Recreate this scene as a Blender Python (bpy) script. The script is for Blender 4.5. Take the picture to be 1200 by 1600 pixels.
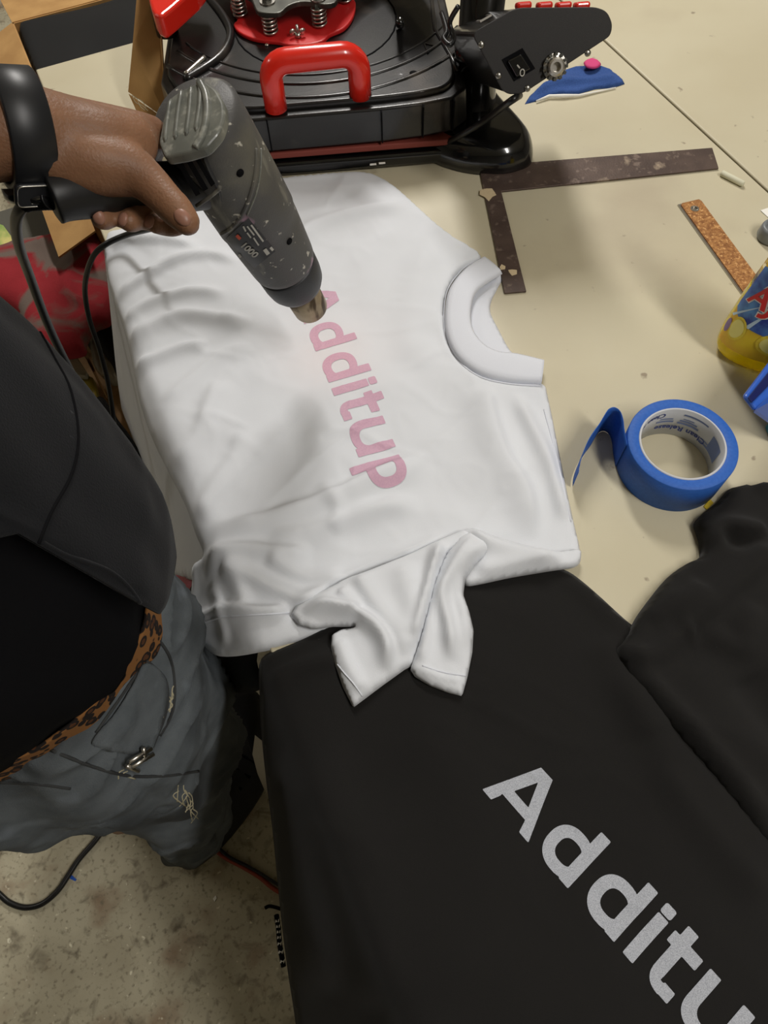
import bpy, bmesh, math, random
import numpy as np
from mathutils import Vector, Matrix, noise
from mathutils.geometry import delaunay_2d_cdt
from mathutils.bvhtree import BVHTree
random.seed(7); rng=np.random.default_rng(7)
sc=bpy.context.scene
for o in list(bpy.data.objects): bpy.data.objects.remove(o)
COL=sc.collection
R=math.radians
# ------------------------------------------------------------------ camera
FPX=1110.0; T=0.78
CAMP=np.array([0.,0.,1.46])
_d=np.array([30.,580.,FPX]); _d/=np.linalg.norm(_d); _up=-_d
_fw=np.array([0,0,1.])-_d*_d[2]; _fw/=np.linalg.norm(_fw); _rt=np.cross(_fw,_up)
_a=R(22.5)
_X=_rt*math.cos(_a)+_fw*math.sin(_a); _Y=-_rt*math.sin(_a)+_fw*math.cos(_a)
W=np.array([_X,_Y,_up])                      # camera (x right, y down, z forward) -> world
cam=bpy.data.cameras.new('camera'); camo=bpy.data.objects.new('camera',cam); COL.objects.link(camo)
M=Matrix(((W[0,0],-W[0,1],-W[0,2],CAMP[0]),(W[1,0],-W[1,1],-W[1,2],CAMP[1]),(W[2,0],-W[2,1],-W[2,2],CAMP[2]),(0,0,0,1)))
camo.matrix_world=M
cam.sensor_fit='VERTICAL'; cam.sensor_height=24; cam.lens=24*FPX/1600; cam.clip_start=0.01
sc.camera=camo
# ------------------------------------------------------------------ light
sc.view_settings.view_transform='Standard'; sc.view_settings.look='None'
sc.view_settings.exposure=0.02; sc.view_settings.gamma=1.0
w=bpy.data.worlds.new('world'); sc.world=w; w.use_nodes=True
w.node_tree.nodes['Background'].inputs[0].default_value=(1.0,.97,.93,1)
w.node_tree.nodes['Background'].inputs[1].default_value=0.15
def area(name,loc,target,sx,sy,power,col,roll=0):
    l=bpy.data.lights.new(name,'AREA'); l.shape='RECTANGLE'; l.size=sx; l.size_y=sy; l.energy=power; l.color=col
    o=bpy.data.objects.new(name,l); COL.objects.link(o); o.location=loc
    o.rotation_euler=(Vector(target)-Vector(loc)).to_track_quat('-Z','Y').to_euler()
    return o
area('ceiling_lamp_light',(1.0,2.25,2.72),(1.0,2.25,0),.22,1.2,56,(1,.965,.92))
area('added_fill_light_rear',(-1.9,2.4,2.72),(-1.9,2.4,0),.22,1.2,13,(1,.955,.90))  # added fill from an unseen source, lifts the left side and the red cloth
area('ceiling_lamp_light_side',(.85,-.9,2.72),(.85,-.9,0),.20,1.2,32,(1,.965,.92))
# ------------------------------------------------------------------ projection helpers (pixel of the photograph -> point on a real surface)
def ray(px,py):
    r=W@np.array([px-600,py-800,FPX],float); return r/np.linalg.norm(r)
def P(px,py,z):
    r=ray(px,py); t=(z-CAMP[2])/r[2]; return CAMP+r*t
def PP(px,py,p0,n):
    r=ray(px,py); n=np.asarray(n,float); t=((np.asarray(p0)-CAMP)@n)/(r@n); return CAMP+r*t
def PS(px,py,zf):
    r=ray(px,py); a,b=.25,2.5
    for _ in range(40):
        m=(a+b)/2; q=CAMP+r*m
        if q[2]>zf(q[0],q[1]): a=m
        else: b=m
    return CAMP+r*a
# ------------------------------------------------------------------ materials
def srgb(c):
    return tuple(((x/255)/12.92 if x/255<=.04045 else ((x/255+.055)/1.055)**2.4) for x in c)
def mat(name,col,rough=.6,metal=0,col2=None,nscale=20,namt=1,bump=0,bscale=300,coat=0,sheen=0,spec=.5,trans=0,ior=1.45,stops=(.35,.65),detail=4,distort=0,sss=0):
    m=bpy.data.materials.new(name); m.use_nodes=True; nt=m.node_tree; b=nt.nodes['Principled BSDF']
    c=srgb(col); b.inputs['Base Color'].default_value=(*c,1); b.inputs['Roughness'].default_value=rough
    b.inputs['Metallic'].default_value=metal; b.inputs['Coat Weight'].default_value=coat; b.inputs['Sheen Weight'].default_value=sheen
    b.inputs['Specular IOR Level'].default_value=spec; b.inputs['Transmission Weight'].default_value=trans; b.inputs['IOR'].default_value=ior
    if sss:
        b.inputs['Subsurface Weight'].default_value=sss; b.inputs['Subsurface Scale'].default_value=.006
    tc=nt.nodes.new('ShaderNodeNewGeometry')
    if col2 is not None:
        n=nt.nodes.new('ShaderNodeTexNoise'); n.inputs['Scale'].default_value=nscale; n.inputs['Detail'].default_value=detail; n.inputs['Distortion'].default_value=distort
        nt.links.new(tc.outputs['Position'],n.inputs['Vector'])
        r=nt.nodes.new('ShaderNodeValToRGB'); r.color_ramp.elements[0].position=stops[0]; r.color_ramp.elements[1].position=stops[1]
        r.color_ramp.elements[0].color=(*c,1); r.color_ramp.elements[1].color=(*srgb(col2),1)
        nt.links.new(n.outputs['Fac'],r.inputs[0]); nt.links.new(r.outputs[0],b.inputs['Base Color'])
    if bump:
        n=nt.nodes.new('ShaderNodeTexNoise'); n.inputs['Scale'].default_value=bscale; n.inputs['Detail'].default_value=3
        nt.links.new(tc.outputs['Position'],n.inputs['Vector'])
        bp=nt.nodes.new('ShaderNodeBump'); bp.inputs['Strength'].default_value=bump; bp.inputs['Distance'].default_value=.002
        nt.links.new(n.outputs['Fac'],bp.inputs['Height']); nt.links.new(bp.outputs[0],b.inputs['Normal'])
    m.diffuse_color=(*c,1)
    return m
def overlay(m,col,scale,lo,hi,detail=3,vec=None,distort=0):
    """mix a second colour over the material where a noise field is high (dirt, stains, specks)"""
    nt=m.node_tree; b=nt.nodes['Principled BSDF']; src=b.inputs['Base Color'].links[0].from_socket if b.inputs['Base Color'].links else None
    g=nt.nodes.new('ShaderNodeNewGeometry'); n=nt.nodes.new('ShaderNodeTexNoise'); n.inputs['Scale'].default_value=scale; n.inputs['Detail'].default_value=detail; n.inputs['Distortion'].default_value=distort
    mp=nt.nodes.new('ShaderNodeMapping'); mp.inputs['Location'].default_value=(random.random()*9,random.random()*9,3)
    if vec: mp.inputs['Scale'].default_value=vec
    nt.links.new(g.outputs['Position'],mp.inputs[0]); nt.links.new(mp.outputs[0],n.inputs['Vector'])
    r=nt.nodes.new('ShaderNodeMapRange'); r.inputs[1].default_value=lo; r.inputs[2].default_value=hi
    nt.links.new(n.outputs['Fac'],r.inputs[0])
    x=nt.nodes.new('ShaderNodeMix'); x.data_type='RGBA'
    nt.links.new(r.outputs[0],x.inputs[0])
    if src: nt.links.new(src,x.inputs[6])
    else: x.inputs[6].default_value=b.inputs['Base Color'].default_value
    x.inputs[7].default_value=(*srgb(col),1); nt.links.new(x.outputs[2],b.inputs['Base Color'])
    return m
MT={}
MT['table']=overlay(overlay(mat('table_laminate',(198,190,164),.42,col2=(192,183,156),nscale=6,bump=.05,bscale=900),(150,138,118),55,.70,.78),(176,164,142),3,.6,.8,detail=8)
MT['tableedge']=mat('table_edge_strip',(204,196,170),.5)
MT['floor']=overlay(overlay(overlay(mat('concrete',(192,185,160),.7,col2=(168,160,136),nscale=7,bump=.5,bscale=60,detail=8),(142,120,96),9,.55,.72,detail=6),(112,104,86),30,.56,.74,detail=9,distort=.6),(232,226,200),70,.66,.74,detail=5)
overlay(MT['floor'],(120,112,92),120,.55,.75,detail=5)
MT['white']=mat('white_jersey',(218,221,226),.85,sheen=.2,bump=.12,bscale=1400,spec=.2)
MT['rib']=mat('white_rib_knit',(218,221,229),.85,sheen=.2,bump=.15,bscale=1100,spec=.2)
MT['blackcloth']=mat('black_jersey',(29,28,27),.9,sheen=.08,bump=.12,bscale=1300,spec=.15)
overlay(MT['blackcloth'],(150,150,150),420,.80,.83)
MT['pink']=mat('pink_plastisol_print',(198,158,180),.55,col2=(205,165,184),nscale=500,bump=.2,bscale=1800)
MT['grey']=mat('grey_screen_print',(146,150,158),.7,col2=(186,189,197),nscale=1300,bump=.2,bscale=1500)
MT['pblack']=overlay(mat('black_plastic_shell',(26,25,25),.3,bump=.08,bscale=500,coat=.2),(92,84,76),13,.55,.85,detail=8)
MT['pblack2']=mat('gloss_black_enamel',(14,14,14),.16,coat=.6)
MT['satin']=mat('satin_black_panel',(34,32,31),.55,bump=.1,bscale=1500)
MT['red']=mat('gloss_red_plastic',(222,40,26),.25,coat=.4)
MT['redmetal']=mat('red_painted_plate',(200,36,36),.4)
MT['silicone']=mat('brown_red_silicone',(128,58,48),.7)
MT['steel']=mat('bright_steel',(200,196,188),.3,metal=1)
MT['dsteel']=mat('dark_steel_bracket',(92,92,86),.4,metal=.8,col2=(70,70,66),nscale=40)
MT['rust']=overlay(overlay(mat('browned_steel_square',(96,80,72),.5,metal=.3,col2=(80,66,60),nscale=30,bump=.15,bscale=400),(176,158,136),28,.62,.72,detail=5),(120,104,94),90,.6,.7)
MT['cork']=mat('cork_backing',(178,128,76),.9,col2=(132,86,48),nscale=260,bump=.6,bscale=300)
overlay(MT['cork'],(208,160,104),330,.58,.66)
MT['bluetape']=mat('blue_masking_tape',(38,92,178),.6,col2=(46,100,186),nscale=300,bump=.1,bscale=900)
MT['bluetape2']=mat('blue_tape_face',(30,62,128),.55)
MT['cardcore']=mat('pale_card_core',(196,198,202),.5)
MT['coreprint']=mat('grey_blue_ink',(110,126,168),.6)
MT['coreprint2']=mat('dark_blue_ink',(44,62,130),.6)
MT['card']=mat('corrugated_cardboard',(186,146,92),.85,col2=(168,128,78),nscale=14,bump=.1,bscale=300)
MT['denim']=mat('blue_denim_scrap',(52,86,150),.9,col2=(40,70,130),nscale=700,bump=.3,bscale=900)
MT['skin']=overlay(mat('brown_skin',(142,103,76),.5,col2=(124,88,64),nscale=22,bump=.25,bscale=500,sss=.12),(166,124,98),8,.5,.75)
MT['nail']=mat('fingernail',(152,110,92),.4)
MT['palm']=mat('palm_skin',(158,108,88),.5,bump=.15,bscale=400)
MT['strap']=mat('black_rubber_strap',(26,27,30),.4)
MT['gun']=overlay(overlay(mat('grey_gun_plastic',(78,77,76),.5,bump=.12,bscale=700),(120,116,100),10,.55,.8,detail=5),(192,188,176),140,.66,.72)
overlay(MT['gun'],(150,122,138),26,.66,.70)
overlay(MT['gun'],(150,148,134),60,.62,.8,vec=(1,1,.2))
MT['guncap']=overlay(mat('pale_grey_worn_cap',(116,117,109),.38,col2=(92,94,88),nscale=60,coat=.15),(150,150,140),120,.55,.75)
MT['gundark']=mat('dark_gun_plastic',(52,53,56),.45,bump=.1,bscale=700)
MT['gunlabel']=mat('black_rating_label',(34,34,36),.35)
MT['handle']=mat('black_handle_rubber',(22,22,23),.45)
MT['nozzle']=overlay(mat('heat_stained_nozzle',(176,160,134),.45,metal=.55,col2=(150,134,110),nscale=60),(84,70,54),70,.52,.62,vec=(1,1,.25))
MT['cord']=mat('black_cord_rubber',(17,17,18),.35)
MT['ink']=mat('pale_label_ink',(190,188,180),.6)
MT['orange']=mat('orange_rubber',(214,82,46),.5)
MT['jacket']=overlay(mat('charcoal_fleece_jacket',(27,28,31),.92,sheen=.05,bump=.25,bscale=700,spec=.15),(60,63,67),260,.73,.80,vec=(1,1,.2))
MT['tee']=mat('black_tee',(17,17,19),.95,spec=.1,bump=.1,bscale=900)
MT['leopard']=None
MT['jeans']=overlay(overlay(mat('washed_grey_blue_denim',(80,86,90),.9,col2=(98,104,108),nscale=30,bump=.35,bscale=900),(44,46,47),7,.48,.68),(120,128,136),16,.60,.75)
MT['jeansdark']=mat('faded_black_denim',(62,64,64),.9,col2=(48,49,50),nscale=16,bump=.3,bscale=800)
MT['thread']=mat('frayed_cotton_thread',(176,168,140),.9)
MT['shoe']=mat('black_shoe',(16,16,17),.6)
# camouflage-like red and grey cloth
MT['redcloth']=overlay(mat('red_grey_cloth',(132,24,32),.92,col2=(148,34,42),nscale=9,bump=.3,bscale=350),(104,90,82),9,.50,.60,detail=5,distort=.8)
MT['wood']=mat('raw_wood_plank',(186,150,108),.8,col2=(150,116,76),nscale=25)
MT['black']=mat('plain_black_fabric',(18,18,18),.9)
MT['olive']=mat('olive_yellow_plastic',(128,112,34),.4)
MT['film']=mat('crumpled_clear_film',(196,190,170),.2,trans=.55,bump=.8,bscale=60)
MT['blueplastic']=mat('blue_plastic',(42,92,190),.3,coat=.3)
MT['darkblue']=mat('dark_blue_rubber',(10,24,84),.35)
MT['teal']=mat('teal_plastic',(16,104,120),.35)
MT['yellow']=mat('yellow_label',(238,206,40),.4,col2=(228,176,40),nscale=25)
MT['labelblue']=mat('royal_blue_label',(34,56,150),.4,col2=(90,150,214),nscale=45)
MT['labelred']=mat('label_red',(216,38,34),.4)
MT['paper']=mat('white_paper',(238,236,228),.6)
MT['lemon']=mat('lemon_print',(244,224,70),.4,col2=(232,200,50),nscale=200)
MT['violet']=mat('lilac_print',(140,116,160),.5)
MT['chalk']=mat('pale_chalk',(214,212,188),.8)
MT['capgrey']=mat('grey_plastic_cap',(120,124,126),.3)
MT['lilac']=mat('pink_packet',(206,110,130),.4,col2=(150,84,70),nscale=30)
MT['greywall']=mat('painted_wall',(150,146,138),.8)
MT['screen']=mat('screw_steel',(150,148,142),.35,metal=1)
# leopard
def leopard():
    m=mat('leopard_print_elastic',(134,90,46),.9); nt=m.node_tree; b=nt.nodes['Principled BSDF']
    g=nt.nodes.new('ShaderNodeNewGeometry'); v=nt.nodes.new('ShaderNodeTexVoronoi'); v.inputs['Scale'].default_value=95; nt.links.new(g.outputs['Position'],v.inputs['Vector'])
    r=nt.nodes.new('ShaderNodeValToRGB'); e=r.color_ramp.elements; e[0].color=(*srgb((80,46,22)),1); e[0].position=.0
    e[1].color=(*srgb((134,90,46)),1); e[1].position=.62
    a=e.new(.26); a.color=(*srgb((84,50,24)),1); a=e.new(.30); a.color=(*srgb((22,14,10)),1); a=e.new(.50); a.color=(*srgb((26,16,10)),1); a=e.new(.54); a.color=(*srgb((134,90,46)),1)
    nt.links.new(v.outputs['Distance'],r.inputs[0]); nt.links.new(r.outputs[0],b.inputs['Base Color'])
    return m
MT['leopard']=leopard()
def liquid(name,col,rough=.03):
    m=mat(name,col,rough,trans=.5,ior=1.33); return m
MT['liquid']=liquid('yellow_cleaner',(255,232,14))
MT['clear']=mat('clear_bottle_plastic',(250,246,226),.08,trans=1,ior=1.2)
# ------------------------------------------------------------------ object helpers
def link(o,parent=None):
    COL.objects.link(o)
    if parent is not None: o.parent=parent
    return o
def tag(o,label=None,cat=None,group=None,kind=None):
    if label: o['label']=label
    if cat: o['category']=cat
    if group: o['group']=group
    if kind: o['kind']=kind
    return o
def thing(name,loc,label,cat,group=None):
    o=bpy.data.objects.new(name,None); o.empty_display_size=.02; COL.objects.link(o); o.location=[float(v) for v in loc]
    return tag(o,label,cat,group)
def mesh(name,verts,faces,m,parent=None,smooth=True,solid=0,bevel=0,sub=0,off=-1):
    me=bpy.data.meshes.new(name); pl=np.array(parent.location) if parent is not None else np.zeros(3)
    if parent is not None:
        q=parent.parent
        while q is not None: pl=pl+np.array(q.location); q=q.parent
    VV=np.array([np.asarray(v,float) for v in verts]); c0=np.zeros(3)
    if parent is None: c0=np.array([(VV[:,0].min()+VV[:,0].max())/2,(VV[:,1].min()+VV[:,1].max())/2,VV[:,2].min()])
    verts=[tuple(map(float,v)) for v in VV-pl-c0]
    me.from_pydata(verts,[],[tuple(int(i) for i in f) for f in faces]); me.update()
    me.materials.append(m)
    o=bpy.data.objects.new(name,me); link(o,parent); o.location=c0
    bm=bmesh.new(); bm.from_mesh(me); bmesh.ops.recalc_face_normals(bm,faces=bm.faces); bm.to_mesh(me); bm.free()
    if smooth:
        for p in me.polygons: p.use_smooth=True
    if solid:
        s=o.modifiers.new('s','SOLIDIFY'); s.thickness=solid; s.offset=off
    if bevel:
        s=o.modifiers.new('b','BEVEL'); s.width=bevel; s.segments=3; s.limit_method='ANGLE'; s.angle_limit=R(40)
        if smooth:
            s.harden_normals=False
    if sub:
        s=o.modifiers.new('u','SUBSURF'); s.levels=sub; s.render_levels=sub
    return o
def wn(o):
    """smooth shading that keeps sharp edges"""
    for p in o.data.polygons: p.use_smooth=False
    return o
class G:
    """collects shapes into one mesh"""
    def __init__(s): s.v=[]; s.f=[]
    def add(s,v,f):
        n=len(s.v); s.v+=[tuple(map(float,q)) for q in v]; s.f+=[tuple(i+n for i in q) for q in f]; return s
    def box(s,c,hx,hy,hz,ax=None):
        A=np.eye(3) if ax is None else np.asarray(ax,float); c=np.asarray(c,float)
        v=[c+A[0]*hx*i+A[1]*hy*j+A[2]*hz*k for i in(-1,1) for j in(-1,1) for k in(-1,1)]
        return s.add(v,[(0,1,3,2),(4,6,7,5),(0,4,5,1),(2,3,7,6),(0,2,6,4),(1,5,7,3)])
    def tube(s,pts,r,n=12,cap=True,flat=None):
        pts=[np.asarray(p,float) for p in pts]; rr=[r]*len(pts) if np.isscalar(r) else list(r)
        t=[]; N=len(pts)
        for i in range(N):
            d=pts[min(i+1,N-1)]-pts[max(i-1,0)]; t.append(d/(np.linalg.norm(d)+1e-12))
        up=np.array([0,0,1.]) if abs(t[0][2])<.9 else np.array([1.,0,0])
        u=np.cross(t[0],up); u/=np.linalg.norm(u); v=[]
        for i in range(N):
            u=u-t[i]*(u@t[i]); u/=np.linalg.norm(u); w_=np.cross(t[i],u)
            for k in range(n):
                a=2*math.pi*k/n; v.append(pts[i]+(u*math.cos(a)+w_*math.sin(a))*rr[i])
        f=[(i*n+k,i*n+(k+1)%n,(i+1)*n+(k+1)%n,(i+1)*n+k) for i in range(N-1) for k in range(n)]
        if cap: f+=[tuple(range(n))[::-1],tuple((N-1)*n+k for k in range(n))]
        return s.add(v,f)
    def lathe(s,base,axis,prof,n=40,ref=None,squash=1):
        axis=np.asarray(axis,float)/np.linalg.norm(axis); base=np.asarray(base,float)
        ref=np.array([0,0,1.]) if ref is None else np.asarray(ref,float)
        if abs(ref@axis)>.95: ref=np.array([1.,0,0])
        u=ref-axis*(ref@axis); u/=np.linalg.norm(u); w_=np.cross(axis,u); v=[]
        for (h,r) in prof:
            for k in range(n):
                a=2*math.pi*k/n; v.append(base+axis*h+(u*math.cos(a)*squash+w_*math.sin(a))*r)
        m=len(prof)
        f=[(i*n+k,i*n+(k+1)%n,(i+1)*n+(k+1)%n,(i+1)*n+k) for i in range(m-1) for k in range(n)]
        f+=[tuple(range(n))[::-1],tuple((m-1)*n+k for k in range(n))]
        return s.add(v,f)
    def prism(s,poly,d):
        poly=[np.asarray(p,float) for p in poly]; d=np.asarray(d,float); n=len(poly)
        v=poly+[p+d for p in poly]
        f=[tuple(range(n)),tuple(range(2*n-1,n-1,-1))]+[(i,(i+1)%n,n+(i+1)%n,n+i) for i in range(n)]
        return s.add(v,f)
    def ball(s,c,r,n=12,sc_=(1,1,1),ax=None):
        A=np.eye(3) if ax is None else np.asarray(ax,float); v=[];f=[];m=n//2+1
        for i in range(m+1):
            th=math.pi*i/m
            for k in range(n):
                a=2*math.pi*k/n; q=np.array([math.sin(th)*math.cos(a)*sc_[0],math.sin(th)*math.sin(a)*sc_[1],math.cos(th)*sc_[2]])*r
                v.append(np.asarray(c)+q@A)
        f=[(i*n+k,i*n+(k+1)%n,(i+1)*n+(k+1)%n,(i+1)*n+k) for i in range(m) for k in range(n)]
        return s.add(v,f)
    def build(s,name,m,parent=None,**k): return mesh(name,s.v,s.f,m,parent,**k)
def spline(pts,n=8,closed=False):
    pts=[np.asarray(p,float) for p in pts]; N=len(pts); out=[]
    rngi=range(N if closed else N-1)
    for i in rngi:
        if closed: p0,p1,p2,p3=pts[(i-1)%N],pts[i],pts[(i+1)%N],pts[(i+2)%N]
        else: p0,p1,p2,p3=pts[max(i-1,0)],pts[i],pts[i+1],pts[min(i+2,N-1)]
        for k in range(n):
            t=k/n; out.append(.5*((2*p1)+(-p0+p2)*t+(2*p0-5*p1+4*p2-p3)*t*t+(-p0+3*p1-3*p2+p3)*t**3))
    if not closed: out.append(pts[-1])
    return out
def resample(pts,step,closed=False):
    pts=np.array(pts); 
    if closed: pts=np.vstack([pts,pts[:1]])
    d=np.r_[0,np.cumsum(np.linalg.norm(np.diff(pts,axis=0),axis=1))]; n=max(3,int(d[-1]/step))
    s=np.linspace(0,d[-1],n+1); 
    if closed: s=s[:-1]
    return np.stack([np.interp(s,d,pts[:,i]) for i in range(pts.shape[1])],1)
def bvh_of(o):
    dg=bpy.context.evaluated_depsgraph_get(); me=o.data; pl=np.array(o.location); q=o.parent
    while q is not None: pl=pl+np.array(q.location); q=q.parent
    return BVHTree.FromPolygons([tuple(np.array(v.co)+pl) for v in me.vertices],[tuple(p.vertices) for p in me.polygons])
def hit(bv,px,py,back=0):
    r=ray(px,py); h=bv.ray_cast(Vector(CAMP),Vector(r))
    if h[0] is None: return None
    return np.array(h[0])-r*back
# ------------------------------------------------------------------ cloth sheets lying on surfaces
def in_poly(x,y,poly):
    ins=np.zeros(len(x),bool); n=len(poly)
    for i in range(n):
        x1,y1=poly[i]; x2,y2=poly[(i+1)%n]
        c=((y1>y)!=(y2>y)); 
        with np.errstate(divide='ignore',invalid='ignore'):
            xi=(x2-x1)*(y-y1)/(y2-y1+1e-18)+x1
        ins^=c&(x<xi)
    return ins
def seg_dist(x,y,line,closed=False):
    L=np.asarray(line); A=L[:-1] if not closed else L; B=L[1:] if not closed else np.roll(L,-1,0)
    best=np.full(len(x),1e9); sgn=np.zeros(len(x)); par=np.zeros(len(x)); N=len(A)
    for i in range(N):
        ax,ay=A[i][:2]; bx,by=B[i][:2]; dx,dy=bx-ax,by-ay; l2=dx*dx+dy*dy+1e-18
        t=np.clip(((x-ax)*dx+(y-ay)*dy)/l2,0,1); ex=x-ax-t*dx; ey=y-ay-t*dy; d=np.hypot(ex,ey)
        m=d<best; best[m]=d[m]; sgn[m]=np.sign(dx*(y[m]-ay)-dy*(x[m]-ax)); par[m]=((i+t)/N)[m]
    return best,sgn,par
def rwave(x,y,amp,sc_,seed,ang,stretch):
    c,s=math.cos(R(ang)),math.sin(R(ang)); out=np.zeros(len(x))
    for i in range(len(x)):
        u=(x[i]*c+y[i]*s)*sc_/stretch; v=(-x[i]*s+y[i]*c)*sc_
        w_=noise.noise(Vector((u*.7+seed,v*.5,seed*1.3)))*.6
        out[i]=(1-min(1,abs(noise.noise(Vector((u+w_,v+w_*1.5,seed))))*3.2))**2*max(0,.25+noise.noise(Vector((u*.5+3,v*.4+seed,1))))
    return out*amp
def wave(x,y,amp,sc_,seed):
    out=np.zeros(len(x))
    for i in range(len(x)): out[i]=noise.noise(Vector((x[i]*sc_+seed,y[i]*sc_-seed,seed*.37)))
    return out*amp
def sheet(name,outline_px,base,m,parent=None,step=.005,thick=.008,edge=.012,ridges=(),waves=(),solid=.0012,smoothn=4,world=False,lift=0,closed_spline=True,ridge_base=None,extra=None):
    """cloth: outline (pixels on surface 'base') triangulated, height = base + rounded edge + folds"""
    zf=lambda x,y: float(base(np.array([x]),np.array([y]))[0])+lift
    pts=[PS(a[0],a[1],zf)[:2] for a in outline_px] if not world else [np.asarray(p,float) for p in outline_px]
    if closed_spline: pts=spline(pts,smoothn,True)
    O=resample(pts,step,True); lo=O.min(0); hi=O.max(0)
    xs=np.arange(lo[0],hi[0],step); ys=np.arange(lo[1],hi[1],step*.87)
    gx,gy=np.meshgrid(xs,ys); gx=gx+((np.arange(len(ys))%2)*step*.5)[:,None]; gx=gx.ravel(); gy=gy.ravel()
    k=in_poly(gx,gy,O); gx=gx[k]; gy=gy[k]; d,_,_=seg_dist(gx,gy,O,True); k=d>step*.45; gx=gx[k]; gy=gy[k]
    V=[Vector(p) for p in O]+[Vector((a,b)) for a,b in zip(gx,gy)]
    r=delaunay_2d_cdt(V,[],[list(range(len(O)))],1,1e-7)
    xy=np.array([tuple(v) for v in r[0]]); F=r[2]; x=xy[:,0].copy(); y=xy[:,1].copy()
    d,_,_=seg_dist(x,y,O,True)
    fade=np.clip(d/(edge*1.6),0,1)
    hgt=thick*np.sqrt(np.clip(1-(1-np.clip(d/edge,0,1))**2,0,1))
    for rd in ridges:
        line=[PS(a[0],a[1],zf)[:2] for a in rd[0]] if not world else rd[0]
        line=np.array(spline(line,6)); dd,sg,pa=seg_dist(x,y,line)
        w1=rd[2]; w2=rd[3] if len(rd)>3 else rd[2]; ww=np.where(sg>0,w1,w2)
        tap=np.clip(np.minimum(pa,1-pa)*5,0,1) if not(len(rd)>4 and rd[4]) else np.ones(len(x))
        tap=tap*tap*(3-2*tap); hgt+=rd[1]*np.exp(-(dd/ww)**2)*tap*(fade if not(len(rd)>5 and rd[5]) else 1)
    for wv_ in waves: hgt+=(wave(x,y,*wv_) if len(wv_)==3 else rwave(x,y,*wv_))*fade
    if extra is not None: hgt+=extra(x,y)*fade
    z=base(x,y)+lift+np.maximum(hgt,.0006)
    # where the base falls steeply, push the thickness sideways instead of up
    o=mesh(name,np.c_[x,y,z],F,m,parent,solid=solid)
    return o
flat=lambda x,y: np.full(len(x),T)
XE=-.03
def drop(k,off=.012,r=.010,z0=T):
    def f(x,y):
        d=(XE-off)-x; return z0-k*(np.sqrt(d*d+r*r)+d)/2
    return f
# ------------------------------------------------------------------ lettering: geometric bold alphabet (millimetres) as signed distance shapes
def sd_box(x,y,x0,y0,x1,y1,r=.9):
    cx,cy=(x0+x1)/2,(y0+y1)/2; qx=np.abs(x-cx)-(x1-x0)/2+r; qy=np.abs(y-cy)-(y1-y0)/2+r
    return np.hypot(np.maximum(qx,0),np.maximum(qy,0))+np.minimum(np.maximum(qx,qy),0)-r
def sd_cap(x,y,ax,ay,bx,by,w_):
    dx,dy=bx-ax,by-ay; t=np.clip(((x-ax)*dx+(y-ay)*dy)/(dx*dx+dy*dy),0,1); return np.hypot(x-ax-t*dx,y-ay-t*dy)-w_
def sd_ell(x,y,cx,cy,a,b,p=2.3):
    q=(np.abs((x-cx)/a)**p+np.abs((y-cy)/b)**p)**(1/p); return (q-1)*min(a,b)
def sd_poly(x,y,poly):
    d,_,_=seg_dist(x.ravel(),y.ravel(),poly,True); i=in_poly(x.ravel(),y.ravel(),poly); return np.where(i,-d,d).reshape(x.shape)
U=np.minimum; I=np.maximum
def gA(x,y):
    o=sd_poly(x,y,[(0,0),(11,0),(14.5,10),(42,10.5),(45,0),(56,0),(35,53),(21,53)])
    return I(I(o,-sd_poly(x,y,[(19.2,20.5),(36.8,20.5),(28,42)])),-sd_box(x,y,14,-4,42,11,.2))
def gd(x,y,cut=1):
    bowl=I(sd_ell(x,y,19.5,20.3,19.5,20.6),-sd_ell(x,y,20.5,20.6,10.2,10.6,2.5)); bowl=I(bowl,-sd_box(x,y,38.5,-9,60,60,.1)); bowl=I(bowl,-sd_box(x,y,16,13.5,28.2,30,3)) 
    return U(bowl,sd_box(x,y,28,0,38.5,53.5))
def gi(x,y): return U(sd_box(x,y,0,0,10.4,43.4),sd_box(x,y,0,44.8,10.4,54,2))
def gt(x,y):
    hook=I(I(sd_ell(x,y,19.5,13.5,14.5,14,2.4),-sd_ell(x,y,22,15.5,6.9,6,2.4)),U(sd_box(x,y,3,-3,15,15,.1),sd_box(x,y,3,-3,20,8.6,.1)))
    return U(U(U(sd_box(x,y,4.8,11,15.2,53.8),sd_box(x,y,0,33.2,28,43.6)),hook),sd_box(x,y,18,0,28.6,10))
def gu(x,y):
    o=U(sd_ell(x,y,18.4,18,18.4,18.2,2.5),sd_box(x,y,0,18,10.4,44)); i_=U(sd_ell(x,y,20.8,20,10.4,10.4,2.4),sd_box(x,y,10.4,19,31,60,.1))
    return U(I(U(I(o,-sd_box(x,y,32,-9,60,60,.1)),sd_box(x,y,0,17,30,25,.1)),-i_),sd_box(x,y,31,0,41.8,44))
def gp(x,y):
    bowl=I(sd_ell(x,y,18.5,22,19.3,21.6),-sd_ell(x,y,17.6,22,9.8,11,2.5)); bowl=I(bowl,-sd_box(x,y,-30,-9,0,60,.1))
    return U(bowl,sd_box(x,y,0,-14.6,10.4,43.6))
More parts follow.
